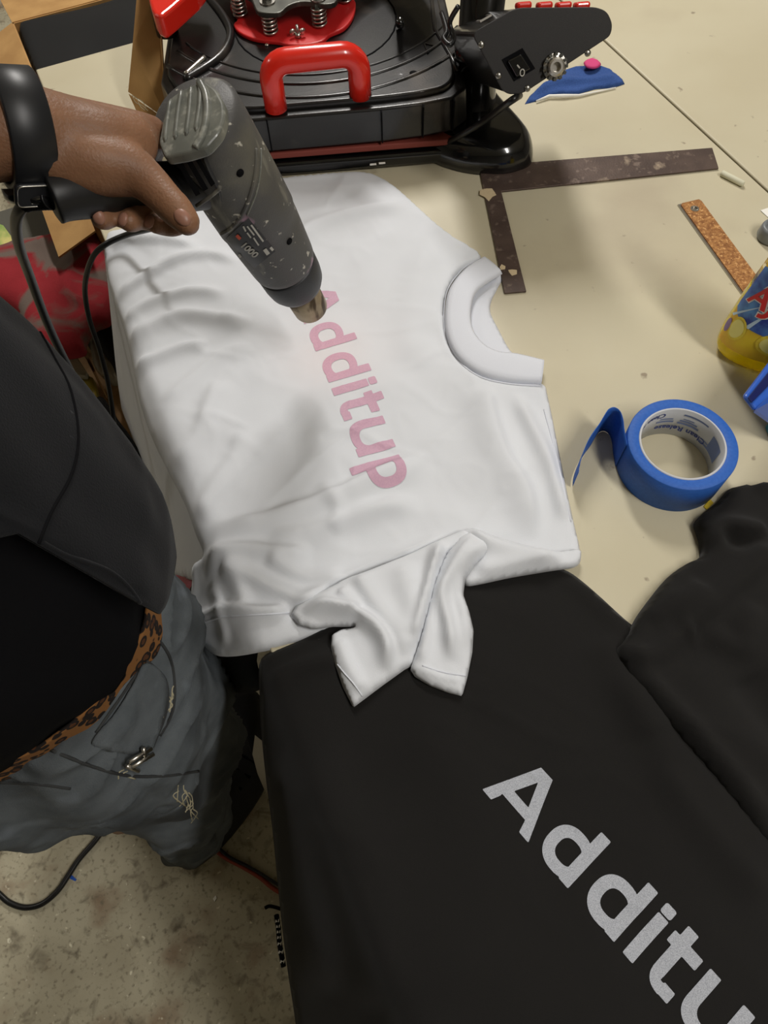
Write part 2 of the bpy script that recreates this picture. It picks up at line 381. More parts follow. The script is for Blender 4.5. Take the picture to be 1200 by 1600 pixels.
def glyph_mesh(fn,x0,x1,y0,y1,step=.85):
    xs=np.arange(x0-1,x1+1+step,step); ys=np.arange(y0-1,y1+1+step,step); X,Y=np.meshgrid(xs,ys); D=fn(X,Y)
    verts={}; V=[]; F=[]
    def vid(p):
        k=(round(p[0],3),round(p[1],3))
        if k not in verts: verts[k]=len(V); V.append(k)
        return verts[k]
    for j in range(len(ys)-1):
        for i in range(len(xs)-1):
            c=[(xs[i],ys[j],D[j,i]),(xs[i+1],ys[j],D[j,i+1]),(xs[i+1],ys[j+1],D[j+1,i+1]),(xs[i],ys[j+1],D[j+1,i])]
            if all(q[2]>0 for q in c): continue
            out=[]
            for a in range(4):
                p,q=c[a],c[(a+1)%4]
                if p[2]<=0: out.append(vid(p))
                if (p[2]<=0)!=(q[2]<=0):
                    t=p[2]/(p[2]-q[2]); out.append(vid((p[0]+(q[0]-p[0])*t,p[1]+(q[1]-p[1])*t)))
            o2=[]
            for q in out:
                if q not in o2: o2.append(q)
            if len(o2)>2: F.append(o2)
    return V,F
GL={'A':(gA,0,56,0,53),'d':(gd,0,39,-1,54),'i':(gi,0,11,0,54),'t':(gt,0,29,-1,54),'u':(gu,0,42,-1,44),'p':(gp,0,38,-15,44)}
def print_word(layout,org,sdir,hdir,sscale,m,name,parent,bv,zscale=1.0,lift=.0005):
    V=[];F=[]
    for ch,off in layout:
        v,f=glyph_mesh(*GL[ch]); n=len(V)
        for (a,b) in v:
            q=org+sdir*((a+off)*sscale)/1000+hdir*b*zscale/1000
            h=bv.ray_cast(Vector((q[0],q[1],2.0)),Vector((0,0,-1)))
            z=h[0].z if h[0] is not None else T
            V.append((q[0],q[1],z+lift))
        F+=[[i+n for i in q] for q in f]
    return mesh(name,V,F,m,parent)
LAY=[('A',-101),('d',-38.5),('d',11.5),('i',58.8),('t',75.8),('u',110.4),('p',161.5)]
# bitmap-free small text from Blender's built-in font
def text_geo(s,size=1,bold=0,shear=0):
    c=bpy.data.curves.new('t','FONT'); c.body=s; c.size=size; c.offset=bold; c.shear=shear; c.resolution_u=4
    o=bpy.data.objects.new('t',c); COL.objects.link(o); dg=bpy.context.evaluated_depsgraph_get(); dg.update()
    me=bpy.data.meshes.new_from_object(o.evaluated_get(dg)); v=np.array([tuple(q.co) for q in me.vertices]); f=[tuple(p.vertices) for p in me.polygons]
    bpy.data.objects.remove(o); bpy.data.curves.remove(c); return v,f
# ================================================================== THE SETTING
def struct(o): o['kind']='structure'; return o
struct(mesh('floor',[(-3,-2.5,0),(3,-2.5,0),(3,4.5,0),(-3,4.5,0)],[(0,1,2,3)],MT['floor'],smooth=False))
struct(mesh('wall_back',[(-3,4.5,0),(3,4.5,0),(3,4.5,2.8),(-3,4.5,2.8)],[(0,1,2,3)],MT['greywall'],smooth=False))
struct(mesh('wall_left',[(-3,-2.5,0),(-3,4.5,0),(-3,4.5,2.8),(-3,-2.5,2.8)],[(0,1,2,3)],MT['greywall'],smooth=False))
struct(mesh('wall_right',[(3,-2.5,0),(3,4.5,0),(3,4.5,2.8),(3,-2.5,2.8)],[(0,1,2,3)],MT['greywall'],smooth=False))
struct(mesh('wall_front',[(-3,-2.5,0),(3,-2.5,0),(3,-2.5,2.8),(-3,-2.5,2.8)],[(0,1,2,3)],MT['greywall'],smooth=False))
struct(mesh('ceiling',[(-3,-2.5,2.8),(3,-2.5,2.8),(3,4.5,2.8),(-3,4.5,2.8)],[(0,1,2,3)],MT['paper'],smooth=False))
def worktable(x0,x1,y0,y1,label,legs):
    t=thing('worktable',((x0+x1)/2,(y0+y1)/2,0),label,'table','worktables pushed together')
    G().box(((x0+x1)/2,(y0+y1)/2,T-.016),(x1-x0)/2,(y1-y0)/2,.016).build('tabletop',MT['table'],t,smooth=False,bevel=.0025)
    g=G()
    for y in (y0+.06,y1-.06): g.box(((x0+x1)/2,y,T-.062),(x1-x0)/2-.08,.012,.03)
    for x in (x0+.08,x1-.08): g.box((x,(y0+y1)/2,T-.062),.012,(y1-y0)/2-.06,.03)
    g.build('apron_frame',MT['dsteel'],t,smooth=False)
    for (x,y) in legs: G().box((x,y,.36),.02,.02,.36).build('leg',MT['dsteel'],t,smooth=False,bevel=.003)
worktable(XE,.828,-1.1,1.316,'beige laminate worktable carrying the shirts and the heat press',[(XE+.12,-1.0),(.75,-1.0),(XE+.12,1.2),(.75,1.2)])
worktable(.8315,1.75,-1.1,1.316,'bare beige laminate table beyond the dark seam at right',[(.9,-1.0),(1.65,-1.0),(.9,1.2),(1.65,1.2)])
def ceiling_light(x,y,label):
    t=thing('ceiling_light',(x,y,2.74),label,'ceiling light','ceiling lights')
    G().box((x,y,2.77),.16,.64,.028).build('housing',MT['paper'],t,smooth=False)
ceiling_light(1.0,2.25,'white tube light fixture above the worktable'); ceiling_light(-1.9,2.4,'added housing for the unseen fill light at the far left of the ceiling'); ceiling_light(.85,-.9,'white tube light fixture at the near right of the ceiling')  # the far-left housing is added to go with the fill light

# ================================================================== WHITE SHIRT
ws=thing('white_shirt',(.2,.5,T),'white crewneck shirt with pink Additup lettering, lying across the table under the heat gun','shirt')
bw=drop(1.6)
W_out=[(167,372),(200,360),(300,335),(400,300),(432,284),(470,277),(520,273),(572,273),(600,283),(630,305),(668,340),(705,370),(752,402),(716,428),(696,468),(697,520),(716,560),(752,586),(800,597),(846,600),(856,622),(870,690),(886,770),(897,820),(906,862),(900,884),(850,893),(790,902),(732,905),(690,925),(640,950),(560,975),(505,990),(450,1008),(400,1021),(345,1026),(322,1012),(304,988),(297,955),(300,915),(301,885),(318,868),(306,835),(290,790),(262,735),(240,690),(222,640),(213,600),(204,555),(192,510),(178,470),(168,430)]
rW=[
 ([(320,880),(352,868),(400,866),(450,872),(490,868)],.010,.010,.022),
 ([(345,890),(390,905),(440,930),(480,945),(520,940)],.008,.014,.012),
 ([(330,830),(400,822),(470,800),(540,775),(610,740),(670,715)],.009,.010,.03),
 ([(420,850),(480,840),(540,820),(600,800),(660,790)],.006,.012,.02),
 ([(300,975),(350,962),(410,962),(455,958)],.011,.007,.013),
 ([(460,958),(510,925),(570,895),(640,870),(700,842)],.006,.010,.004),
 ([(178,400),(215,385),(270,388),(320,400)],.007,.011,.010),
 ([(188,480),(215,450),(270,420),(330,408),(380,420)],.008,.013,.010),
 ([(196,520),(240,480),(300,465),(360,468)],.007,.010,.013),
 ([(212,590),(240,565),(290,548),(330,545)],.006,.008,.014),
 ([(204,555),(235,520),(285,500),(350,505),(400,515)],.008,.011,.018),
 ([(255,640),(300,600),(350,560),(400,550)],.004,.012,.02),
 ([(280,740),(315,690),(330,640),(345,600)],.004,.012,.02),
 ([(310,820),(335,770),(370,720),(380,680)],.005,.014,.02),
 ([(755,610),(765,660),(785,720),(820,780),(832,850)],.010,.012,.03),
 ([(800,618),(835,690),(865,760),(885,820)],.008,.012,.012),
 ([(690,360),(660,420),(640,500),(650,590)],.005,.03,.03),
 ([(640,330),(560,340),(500,360),(450,400)],.007,.02,.016),
 ([(350,890),(375,920),(385,955)],.005,.010,.010),
 ([(330,915),(345,945),(352,985),(358,1015)],.006,.008,.010),
 ([(420,880),(470,905),(540,905)],.006,.012,.010),
 ([(500,760),(530,800),(520,840)],.004,.01,.012),
]
body=sheet('body',W_out,bw,MT['white'],ws,step=.0042,thick=.008,edge=.009,ridges=[(a[0],a[1]*(1.45 if i<5 else 1.2),a[2]*.75)+tuple(v*.75 for v in a[3:4]) for i,a in enumerate(rW)],waves=[(.006,9,3.1),(.0022,24,8.2),(.0045,11,2.3,20,2.6),(.0030,22,7.7,-35,2.2),(.0012,55,5.1,60,2)])
bvW=bvh_of(body)
# lower layer of the body hanging off the table edge
bwb=drop(4.5,off=.004,r=.01)
sheet('back_panel',[(170,372),(200,372),(240,450),(240,560),(260,680),(300,790),(325,870),(322,890),(304,906),(288,903),(273,898),(262,880),(236,800),(216,760),(198,700),(190,640),(182,580),(174,500),(167,430)],bwb,MT['white'],ws,step=.006,thick=.003,edge=.006,
      ridges=[([(200,430),(215,560),(250,700),(280,840)],.006,.010,.010),([(182,450),(190,560),(205,660)],.005,.006,.012)],waves=[(.006,14,5.5)])
# neck opening: back of the neck inside, then the front rib collar
sheet('neck_inside',[(752,404),(785,428),(778,450),(768,470),(766,488),(776,510),(798,550),(812,556),(790,570),(740,560),(716,520),(715,450)],flat,MT['rib'],ws,step=.005,thick=.004,edge=.006)
def ribbon(name,A,B,m,parent,bv,zl,bulge=.004,nu=60,nv=8,flip=False,zs=None):
    a=resample(spline([PS(p[0],p[1],lambda x,y:T+.012) for p in A],8),.001); b=resample(spline([PS(p[0],p[1],lambda x,y:T+.012) for p in B],8),.001)
    ai=[a[int(i*(len(a)-1)/nu)] for i in range(nu+1)]; bi=[b[int(i*(len(b)-1)/nu)] for i in range(nu+1)]
    V=[];F=[]
    for i in range(nu+1):
        for j in range(nv+1):
            t=j/nv; q=ai[i]*(1-t)+bi[i]*t; h=bv.ray_cast(Vector((q[0],q[1],2.0)),Vector((0,0,-1))) if bv else (None,)
            z=(h[0].z if h[0] is not None else T)+ zl*(1) + bulge*math.sin(math.pi*min(1,max(0,t)))**.6
            if j==0: z=(h[0].z if h[0] is not None else T+.008)-.001
            if zs: z=zs(i/nu,t)
            V.append((q[0],q[1],z))
    for i in range(nu):
        for j in range(nv): F.append((i*(nv+1)+j,(i+1)*(nv+1)+j,(i+1)*(nv+1)+j+1,i*(nv+1)+j+1))
    return mesh(name,V,F,m,parent,solid=.0012)
seam=[(753,400),(726,418),(703,448),(696,480),(697,520),(713,556),(748,584),(795,597),(846,600)]
inner=[(785,428),(757,446),(742,462),(736,490),(740,516),(757,538),(780,549),(808,552),(850,562)]
ribbon('collar',seam,inner,MT['rib'],ws,None,0,zs=lambda u,t:T+.0135+.0022*math.sin(math.pi*min(1,t*1.0))**.6+.0015*t-.004*(t<.01)-.003*(t>.99))
# sleeve bunched over the lower edge
sl1=[(455,962),(462,948),(490,930),(540,905),(600,882),(640,866),(690,842),(725,828),(742,838),(722,852),(700,868),(690,895),(680,930),(665,980),(655,1015),(645,1040),(632,1047),(600,1070),(552,1106),(536,1075),(524,1040),(517,1012),(519,992),(532,984),(556,980),(520,980),(490,984),(468,978)]
sleeve=sheet('sleeve',sl1,bw,MT['white'],ws,step=.0034,thick=.007,edge=.006,lift=.013,closed_spline=False,ridges=[
 ([(470,962),(510,948),(560,962),(590,985),(606,1015),(604,1055)],.015,.005,.009),
 ([(530,925),(545,940),(560,958)],.007,.007,.005),
 ([(560,890),(565,915),(585,945),(620,990),(640,1030)],.008,.012,.008),
 ([(690,850),(676,900),(662,960),(650,1020)],.014,.008,.006),
 ([(625,880),(640,940),(645,1000)],.006,.014,.012),
 ([(528,1000),(545,1040),(570,1085)],.006,.006,.01),],waves=[(.003,30,4.4),(.004,26,2.2,70,2)])
sl2=[(700,862),(722,835),(745,828),(770,838),(768,862),(742,885),(727,905),(724,930),(733,955),(740,985),(738,1020),(730,1060),(722,1088),(700,1083),(672,1072),(648,1058),(641,1046),(652,1012),(664,965),(676,915),(688,882)]
sheet('sleeve_cuff',sl2,bw,MT['white'],ws,step=.0034,thick=.006,edge=.006,lift=.016,closed_spline=False,ridges=[
 ([(745,835),(712,880),(690,930),(700,985),(705,1040)],.012,.008,.006),
 ([(762,845),(735,880),(722,915),(730,970),(733,1020)],.008,.006,.008),
 ([(686,900),(668,970),(655,1040)],.008,.005,.010),
 ([(652,1045),(690,1060),(722,1066)],.0025,.002,.003)],waves=[(.003,28,9.4),(.004,28,4.2,80,2)])
sl3=[(718,836),(740,826),(772,838),(820,852),(870,862),(903,858),(908,868),(900,886),(860,893),(800,903),(748,914),(728,916),(722,905),(735,882),(748,866)]
sheet('sleeve_fold',sl3,bw,MT['white'],ws,step=.0034,thick=.007,edge=.006,lift=.010,ridges=[
 ([(728,832),(762,852),(820,866),(880,870)],.010,.008,.014),([(740,895),(800,886),(860,882)],.006,.010,.010)],waves=[(.002,30,2.4),(.003,26,1.2,-20,2)])
# seam lines raised by stitching
def seam_line(name,px,bv,r,m,parent,lift=.0003,step=.004):
    L=[]
    q=spline([np.array(p,float) for p in px],8)
    for p in q:
        h=hit(bv,p[0],p[1]); 
        if h is not None: L.append(h+np.array([0,0,lift]))
    return G().tube(L,r,6).build(name,m,parent)
seam_line('neck_seam',[(752,404),(724,420),(701,450),(694,482),(696,522),(713,560),(748,588),(795,600),(845,603)],bvW,.0011,MT['rib'],ws)
slv=bvh_of(sleeve); cufo=[c for c in ws.children if c.name.startswith('sleeve_cuff')][0]; cuv=bvh_of(cufo)
seam_line('hem_seam',[(304,978),(340,966),(380,962),(420,960),(452,958)],bvW,.0010,MT['rib'],ws)
seam_line('hem_seam',[(850,640),(866,700),(880,760),(892,815)],bvW,.0009,MT['rib'],ws)
seam_line('cuff_stitch',[(527,1038),(538,1052),(552,1068),(566,1088)],slv,.0007,MT['rib'],ws)
seam_line('cuff_stitch',[(660,1040),(680,1047),(700,1052),(728,1056)],cuv,.0007,MT['rib'],ws)
P0=P(400+370/4,420+497/4,T+.013); P1=P(400+637/4,420+1160/4,T+.013)
sd=(P1-P0)[:2]; sc_w=np.linalg.norm(sd)/.162; sd/=np.linalg.norm(sd); hd=np.array([-sd[1],sd[0]])
print_word(LAY,P0[:2],sd,hd,1.075,MT['pink'],'chest_print',ws,bvW)

# ================================================================== BLACK SHIRT
bs=thing('black_shirt',(.15,0,T),'black crewneck shirt with pale grey Additup lettering, lying over the near edge of the table','shirt')
bb=drop(1.7)
B_out=[(405,1040),(420,1020),(470,1000),(540,960),(640,920),(740,900),(850,888),(880,890),(905,905),(940,935),(987,977),(1040,1010),(1120,1090),(1240,1200),(1330,1330),(1400,1500),(1400,1760),(1000,1800),(600,1790),(480,1760),(462,1600),(450,1520),(440,1440),(432,1360),(425,1290),(416,1220),(408,1140),(406,1090)]
rB=[([(960,1040),(1000,1120),(1060,1210),(1140,1300),(1220,1400)],.009,.03,.02),
 ([(1010,1190),(1070,1270),(1130,1340),(1200,1410)],.008,.012,.02),
 ([(930,990),(980,1080),(1020,1160)],.006,.02,.02),
 ([(420,1075),(470,1045),(540,1030)],.007,.010,.010),
 ([(430,1180),(455,1280),(480,1400),(520,1560)],.012,.018,.03),
 ([(470,1180),(520,1300),(560,1440),(600,1580)],.008,.03,.03),
 ([(640,1120),(700,1200),(720,1300),(800,1450)],.005,.04,.03),
 ([(560,1240),(650,1400),(740,1560)],.005,.04,.04)]
bbody=sheet('body',B_out,bb,MT['blackcloth'],bs,step=.006,thick=.009,edge=.014,ridges=rB,waves=[(.009,6,13.1),(.003,16,18.2),(.006,7,9.3,-50,2.5),(.002,24,2.9,-45,2.5)])
bvB=bvh_of(bbody)
cr=lambda x,y:(700+x/2.4,1150+y/2.4)
P0=P(*cr(447,572),T+.011); P1=P(*cr(620,772),T+.011); sd=(P1-P0)[:2]; sd/=np.linalg.norm(sd); hd=np.array([-sd[1],sd[0]])
print_word([(a,b if b<120 else b) for a,b in LAY],P0[:2],sd,hd,1.0,MT['grey'],'chest_print',bs,bvB)
sl=[(986,978),(1000,955),(1040,905),(1075,880),(1092,872),(1090,845),(1083,822),(1092,808),(1120,785),(1140,764),(1170,760),(1215,758),(1300,790),(1400,900),(1420,1150),(1400,1480),(1330,1480),(1260,1400),(1200,1335),(1130,1250),(1060,1170),(1010,1110),(975,1060),(957,1022),(962,1012),(978,995)]
sheet('sleeve',sl,flat,MT['blackcloth'],bs,step=.0055,thick=.016,edge=.010,lift=.004,ridges=[
 ([(968,1030),(1010,1030),(1050,1000),(1075,990)],.010,.010,.012),
 ([(1050,1000),(1100,950),(1160,900),(1200,860)],.013,.020,.012),
 ([(1000,970),(1040,950),(1090,920)],.008,.014,.014),
 ([(1095,860),(1130,835),(1190,850)],.012,.012,.008),
 ([(1110,830),(1145,860),(1180,845)],-.008,.008,.008),
 ([(1080,990),(1140,1020),(1150,1000),(1170,950)],.008,.014,.012),
 ([(980,1050),(1040,1120),(1120,1210),(1200,1300)],.010,.012,.025),
 ([(1060,1040),(1120,1120),(1200,1220)],.007,.03,.03),
 ([(1150,1060),(1190,1120),(1240,1180)],-.008,.02,.02)],waves=[(.006,12,3.3),(.008,10,8.3,-45,2.2),(.003,24,3.9,30,2)])
# dark garment hanging below the hem of the white shirt
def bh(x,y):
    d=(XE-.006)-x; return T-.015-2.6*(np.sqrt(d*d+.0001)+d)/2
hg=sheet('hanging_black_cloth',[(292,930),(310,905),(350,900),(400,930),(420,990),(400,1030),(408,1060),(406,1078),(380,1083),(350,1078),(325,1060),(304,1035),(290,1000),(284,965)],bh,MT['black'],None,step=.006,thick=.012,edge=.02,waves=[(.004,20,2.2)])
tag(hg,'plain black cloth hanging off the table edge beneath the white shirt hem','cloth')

# ================================================================== HEAT PRESS (local frame: x along its front, y to the back, z up from the table)
PA=R(-20); pu=np.array([math.cos(PA),math.sin(PA),0]); pv=np.array([-pu[1],pu[0],0]); pz=np.array([0,0,1.])
PO=P(570,265,T)
def L(x,y,z): return PO+pu*x+pv*y+pz*z
PAX=[pu,pv,pz]
hp=thing('heat_press',L(-.05,.2,0),'black heat press with red handle and red-brown pad at the back of the table','heat press')
def slab(name,poly,z0,z1,m,parent,bevel=.003,smooth=True,taper=0):
    g=G(); c=np.mean(np.array(poly),0); n=len(poly)
    lo=[L(p[0],p[1],z0) for p in poly]; hi=[L(c[0]+(p[0]-c[0])*(1-taper),c[1]+(p[1]-c[1])*(1-taper),z1) for p in poly]
    g.add(lo+hi,[tuple(range(n)),tuple(range(2*n-1,n-1,-1))]+[(i,(i+1)%n,n+(i+1)%n,n+i) for i in range(n)])
    o=g.build(name,m,parent,bevel=bevel,smooth=True)
    md=o.modifiers.new('wn','WEIGHTED_NORMAL'); md.keep_sharp=False
    return o
def rnd(poly,r,n=5):
    out=[];N=len(poly)
    for i in range(N):
        p=np.array(poly[i],float); a=np.array(poly[i-1],float)-p; b=np.array(poly[(i+1)%N],float)-p
        rr=min(r,np.linalg.norm(a)*.45,np.linalg.norm(b)*.45); a=a/np.linalg.norm(a)*rr; b=b/np.linalg.norm(b)*rr
        for k in range(n+1):
            t=k/n; out.append(p+a*(1-t)**2+b*t*t)
    return out
slab('base_plate',rnd([(-.23,-.004),(.14,-.004),(.16,.05),(.14,.45),(-.24,.45)],.03),.002,.022,MT['pblack2'],hp,.006)
# right foot, a rounded paddle
fo=rnd([(.09,.16),(.085,.01),(.14,-.028),(.20,-.040),(.238,-.026),(.246,.004),(.232,.05),(.212,.10),(.195,.17)],.03,6)
def dome(name,poly,z0,h,m,parent,rings=8,edge=.022,profile=None):
    poly=[np.array(p) for p in poly]; c=np.mean(poly,0); n=len(poly); V=[];F=[]
    for i in range(rings+1):
        a=math.pi/2*i/rings; s=1-(1-math.cos(a))*edge/.06; z=z0+h*math.sin(a)
        V+=[L(*(c+(p-c)*s),z) for p in poly]
    for i in range(rings):
        F+=[(i*n+k,i*n+(k+1)%n,(i+1)*n+(k+1)%n,(i+1)*n+k) for k in range(n)]
    F+=[tuple(range(n))[::-1],tuple(rings*n+k for k in range(n))]
    return mesh(name,V,F,m,parent)
dome('foot',fo,.001,.038,MT['pblack2'],hp,edge=.02)
slab('lower_platen',rnd([(-.215,.008),(.125,.008),(.14,.03),(.14,.40),(-.235,.40),(-.235,.03)],.012),.022,.030,MT['pblack'],hp,.001)
slab('silicone_pad',rnd([(-.215,-.001),(.125,-.001),(.142,.02),(.142,.40),(-.238,.40),(-.238,.02)],.010),.028,.037,MT['silicone'],hp,.002)
shell=[(-.150,-.002),(.028,.000),(.085,.004),(.128,.012),(.150,.032),(.150,.40),(-.268,.40),(-.278,.10),(-.262,.060),(-.205,.006)]
sh=slab('shell',shell,.040,.088,MT['pblack'],hp,.004,taper=.02)
cov=[(-.145,.012),(.028,.014),(.08,.018),(.118,.026),(.134,.048),(.138,.39),(-.256,.39),(-.266,.11),(-.252,.075),(-.198,.022)]
slab('top_cover',rnd(cov,.012,3),.086,.096,MT['pblack'],hp,.003,taper=.015)
for (xx,yy0) in ((.028,-.004),(.085,0),(.128,.008),(-.126,-.003)):
    G().box(L(xx-.0015,yy0+.004,.064),.0008,.004,.022,PAX).build('panel_joint',MT['tee'],hp,smooth=False)
# pressed arcs on the cover
def arc(cx,cy,r,a0,a1,rad,zc,name,m,n=36):
    return G().tube([L(cx+r*math.cos(R(a0+(a1-a0)*i/n)),cy+r*math.sin(R(a0+(a1-a0)*i/n)),zc) for i in range(n+1)],rad,8).build(name,m,hp)
arc(-.052,.30,.275,220,322,.0035,.0950,'cover_ridge',MT['pblack'])
arc(-.052,.30,.245,216,326,.0035,.0950,'cover_ridge',MT['pblack'])
arc(-.052,.30,.225,214,328,.0018,.0960,'cover_ridge',MT['pblack'])
arc(-.052,.205,.118,0,360,.0014,.0958,'round_groove',MT['tee'])
G().tube([L(.126,.30,.096),L(.118,.16,.0965),L(.132,.09,.0965),L(.136,.06,.0955)],.003,8).build('cover_ridge',MT['pblack'],hp)
G().tube(spline([L(-.215,.30,.097),L(-.185,.23,.098),(L(-.175,.18,.098)),L(-.19,.13,.098),L(-.236,.085,.097)],6),.006,8).build('cover_ridge',MT['pblack'],hp)
G().tube(spline([L(-.21,.13,.099),L(-.236,.095,.098)],6),.004,8).build('cover_ridge',MT['steel'],hp)
# embossed triangle (warning mark)
q=[P(663,68,T+.097),P(682,72,T+.097),P(668,84,T+.097),P(663,68,T+.097)]
G().tube(q,.0011,6).build('embossed_mark',MT['pblack'],hp)
G().lathe(P(646,115,T+.0955),pz,[(0,.0055),(.001,.0055)],16).build('cover_hole',MT['tee'],hp)
# red handle
zc=.096
f1=P(431,166,T+zc); f2=P(563,146,T+zc)
def above(p,py):
    h=0
    for _ in range(400):
        q=np.array([p[0],p[1],p[2]+h]); c=W.T@(q-CAMP)
        if 800+FPX*c[1]/c[2]<=py: break
        h+=.0005
    return q
t1=above(f1,98); t2=above(f2,83)
hv=(t2-t1)/np.linalg.norm(t2-t1)
pts=[f1-pz*.003,f1+(t1-f1)*.5]
n_=6
for k in range(n_+1):
    a=math.pi/2*k/n_; c=t1+hv*.022-pz*.022; pts.append(c-hv*.022*math.cos(a)+pz*.022*math.sin(a))
for k in range(n_+1):
    a=math.pi/2*k/n_; c=t2-hv*.022-pz*.022; pts.append(c+hv*.022*math.sin(a)+pz*.022*math.cos(a))
pts+=[f2+(t2-f2)*.5,f2-pz*.003]
G().tube(pts,.0150,24).build('handle',MT['red'],hp)
# red plate, bracket, springs, bolts, wing nut
Z1=.0965
def Pl(px,z): return [P(a,b,T+z) for a,b in px]
rp=[(352,-60),(362,-5),(361,18),(372,36),(366,44),(374,56),(395,66),(420,70),(438,72),(452,76),(480,76),(505,70),(516,60),(538,50),(552,32),(556,10),(548,-10),(565,-60)]
rpl=spline(Pl(rp,Z1),3,True)
G().prism(rpl,(0,0,.006)).build('pressure_plate',MT['redmetal'],hp,smooth=False,bevel=.002)
zb=.128
bk=[(330,-70),(352,-30),(375,-4),(392,4),(398,16),(404,26),(424,29),(440,27),(452,17),(470,11),(492,12),(506,15),(524,12),(533,-2),(560,-30),(600,-70)]
G().prism(spline(Pl(bk,zb),3,True),(0,0,.007)).build('bracket',MT['dsteel'],hp,smooth=False,bevel=.0015)
def spring(px,py,z0,z1,r=.0095):
    b=P(px,py,T+z0); pts=[]; turns=5; N=turns*14
    for i in range(N+1):
        a=2*math.pi*i/14; pts.append(b+np.array([r*math.cos(a),r*math.sin(a),(z1-z0)*i/N]))
    s=G().tube(pts,.0017,6).build('spring',MT['steel'],hp)
    G().tube([b-pz*.001,b+pz*(z1-z0+.004)],.0055,12).build('bolt_shaft',MT['dsteel'],hp)
for (a,b) in ((376,24),(424,52),(500,40),(540,2)): spring(a,b,Z1+.006,zb)
for (a,b) in ((418,3),(497,-2)):
    p=P(a,b,T+zb+.007); g=G(); g.lathe(p,pz,[(0,.011),(.002,.011)],20); g.build('washer',MT['steel'],hp,smooth=False)
    G().lathe(p+pz*.002,pz,[(0,.0075),(.006,.0075),(.0065,.006)],6).build('bolt_head',MT['dsteel'],hp,smooth=False)
p=P(466,58,T+Z1+.006); g=G(); g.tube([p,p+pz*.016],.0022,8); g.lathe(p,pz,[(0,.005),(.006,.004)],12)
for s_ in (-1,1): g.ball(p+pu*s_*.007+pz*.007,.0048,10,(1,.4,1))
g.build('wing_nut',MT['steel'],hp)
for (a,b) in ((417,70),(515,53)): G().ball(P(a,b,T+.097),.0034,10,(1,1,.6)).build('screw',MT['steel'],hp)
for (a,b) in ((583,258),(597,256)): G().box(P(a,b,T+.022)+pz*.0012,.0045,.0012,.0006,PAX).build('white_mark',MT['paper'],hp,smooth=False)
# red lever at the left
lp=[(232,-30),(240,20),(247,52),(256,61),(266,60),(300,30),(322,6),(326,-30)]
G().prism(spline(Pl(lp,.135),2,True),(0,0,.03)).build('lever_grip',MT['red'],hp,smooth=False,bevel=.006)
G().lathe(P(262,52,T+.098),pz,[(0,.016),(.036,.014)],20).build('lever_pivot',MT['pblack'],hp)
# pillar and swing arm
pb=P(738,182,T+.012)
g=G().lathe(pb,pz,[(-.01,.038),(.01,.036),(.03,.031),(.085,.029),(.088,.0325),(.098,.0325),(.101,.029),(.33,.029)],32); g.build('pillar',MT['pblack2'],hp)
g=G().tube([P(560,-260,T+.2),P(650,-90,T+.17),P(648,-40,T+.16)],.028,16); g.build('swing_arm',MT['pblack'],hp)
G().tube([P(625,40,T+.1),P(625,35,T+.13)],.006,12).build('guide_rod',MT['pblack2'],hp)
G().tube(spline([P(690,20,T+.19),P(698,48,T+.19),P(693,60,T+.19),P(703,70,T+.19),P(709,58,T+.19),P(703,35,T+.2),P(716,10,T+.22)],6),.003,8).build('cable_loop',MT['cord'],hp)
# control box: end plate facing the front
cc=P(845,85,T+.20)
tilt=R(28)                                        # the plate leans back so its face looks up a little
nb=-(pv*math.cos(tilt))+pz*math.sin(tilt); ax2=pu; ax3=np.cross(nb,pu); ax3/=np.linalg.norm(ax3)
if ax3[2]<0: ax3=-ax3
pl_px=[(736,52),(798,16),(812,12),(930,11),(948,18),(956,38),(953,56),(826,140),(812,147),(794,147),(785,142)]
plp=[PP(a,b,cc,nb) for a,b in pl_px]
def rnd3(poly,r,n=4):
    out=[];N=len(poly)
    for i in range(N):
        p=poly[i]; a=poly[i-1]-p; b=poly[(i+1)%N]-p; rr=min(r,np.linalg.norm(a)*.45,np.linalg.norm(b)*.45)
        a=a/np.linalg.norm(a)*rr; b=b/np.linalg.norm(b)*rr
        out+=[p+a*(1-k/n)**2+b*(k/n)**2 for k in range(n+1)]
    return out
plp=rnd3(plp,.008)
cb=G().prism(plp,nb*.003).build('end_plate',MT['satin'],hp,smooth=False,bevel=.001)
cen=np.mean(plp,0)
inner_p=[cen+(p-cen)*.99-nb*.0005 for p in plp]
G().prism(inner_p,-nb*.20).build('control_box',MT['pblack'],hp,smooth=False,bevel=.004)
def onplate(px,py,off=.003): return PP(px,py,cc+nb*off,nb)
for (a,b) in ((752,70),(779,118),(824,138),(918,83)):
    G().lathe(onplate(a,b),nb,[(0,.0036),(.0012,.0036),(.0022,.002)],14).build('screw',MT['screen'],hp)
sw=[(784,93),(816,75),(836,107),(803,127)]
G().prism([onplate(a,b,.0028) for a,b in sw],nb*.0012).build('switch_frame',MT['tee'],hp,smooth=False)
sw2=[(792,95),(813,84),(828,107),(806,120)]
rk=G().prism([onplate(a,b,.004) for a,b in sw2],nb*.0045).build('rocker_switch',MT['pblack2'],hp,smooth=False,bevel=.0015)
ctr=onplate(816,113.5,.0088); e1=onplate(826,107,.0088)-ctr; 
g=G().tube([onplate(808,101.5,.0088),onplate(812,106.5,.0088)],.0008,6)
rr_=np.linalg.norm(onplate(820.5,113.5,.0088)-ctr)
g.tube([ctr+(ax2*math.cos(k/12*6.2832)*.75+ax3*math.sin(k/12*6.2832))*rr_ for k in range(13)],.0007,6); g.build('switch_mark',MT['ink'],rk)
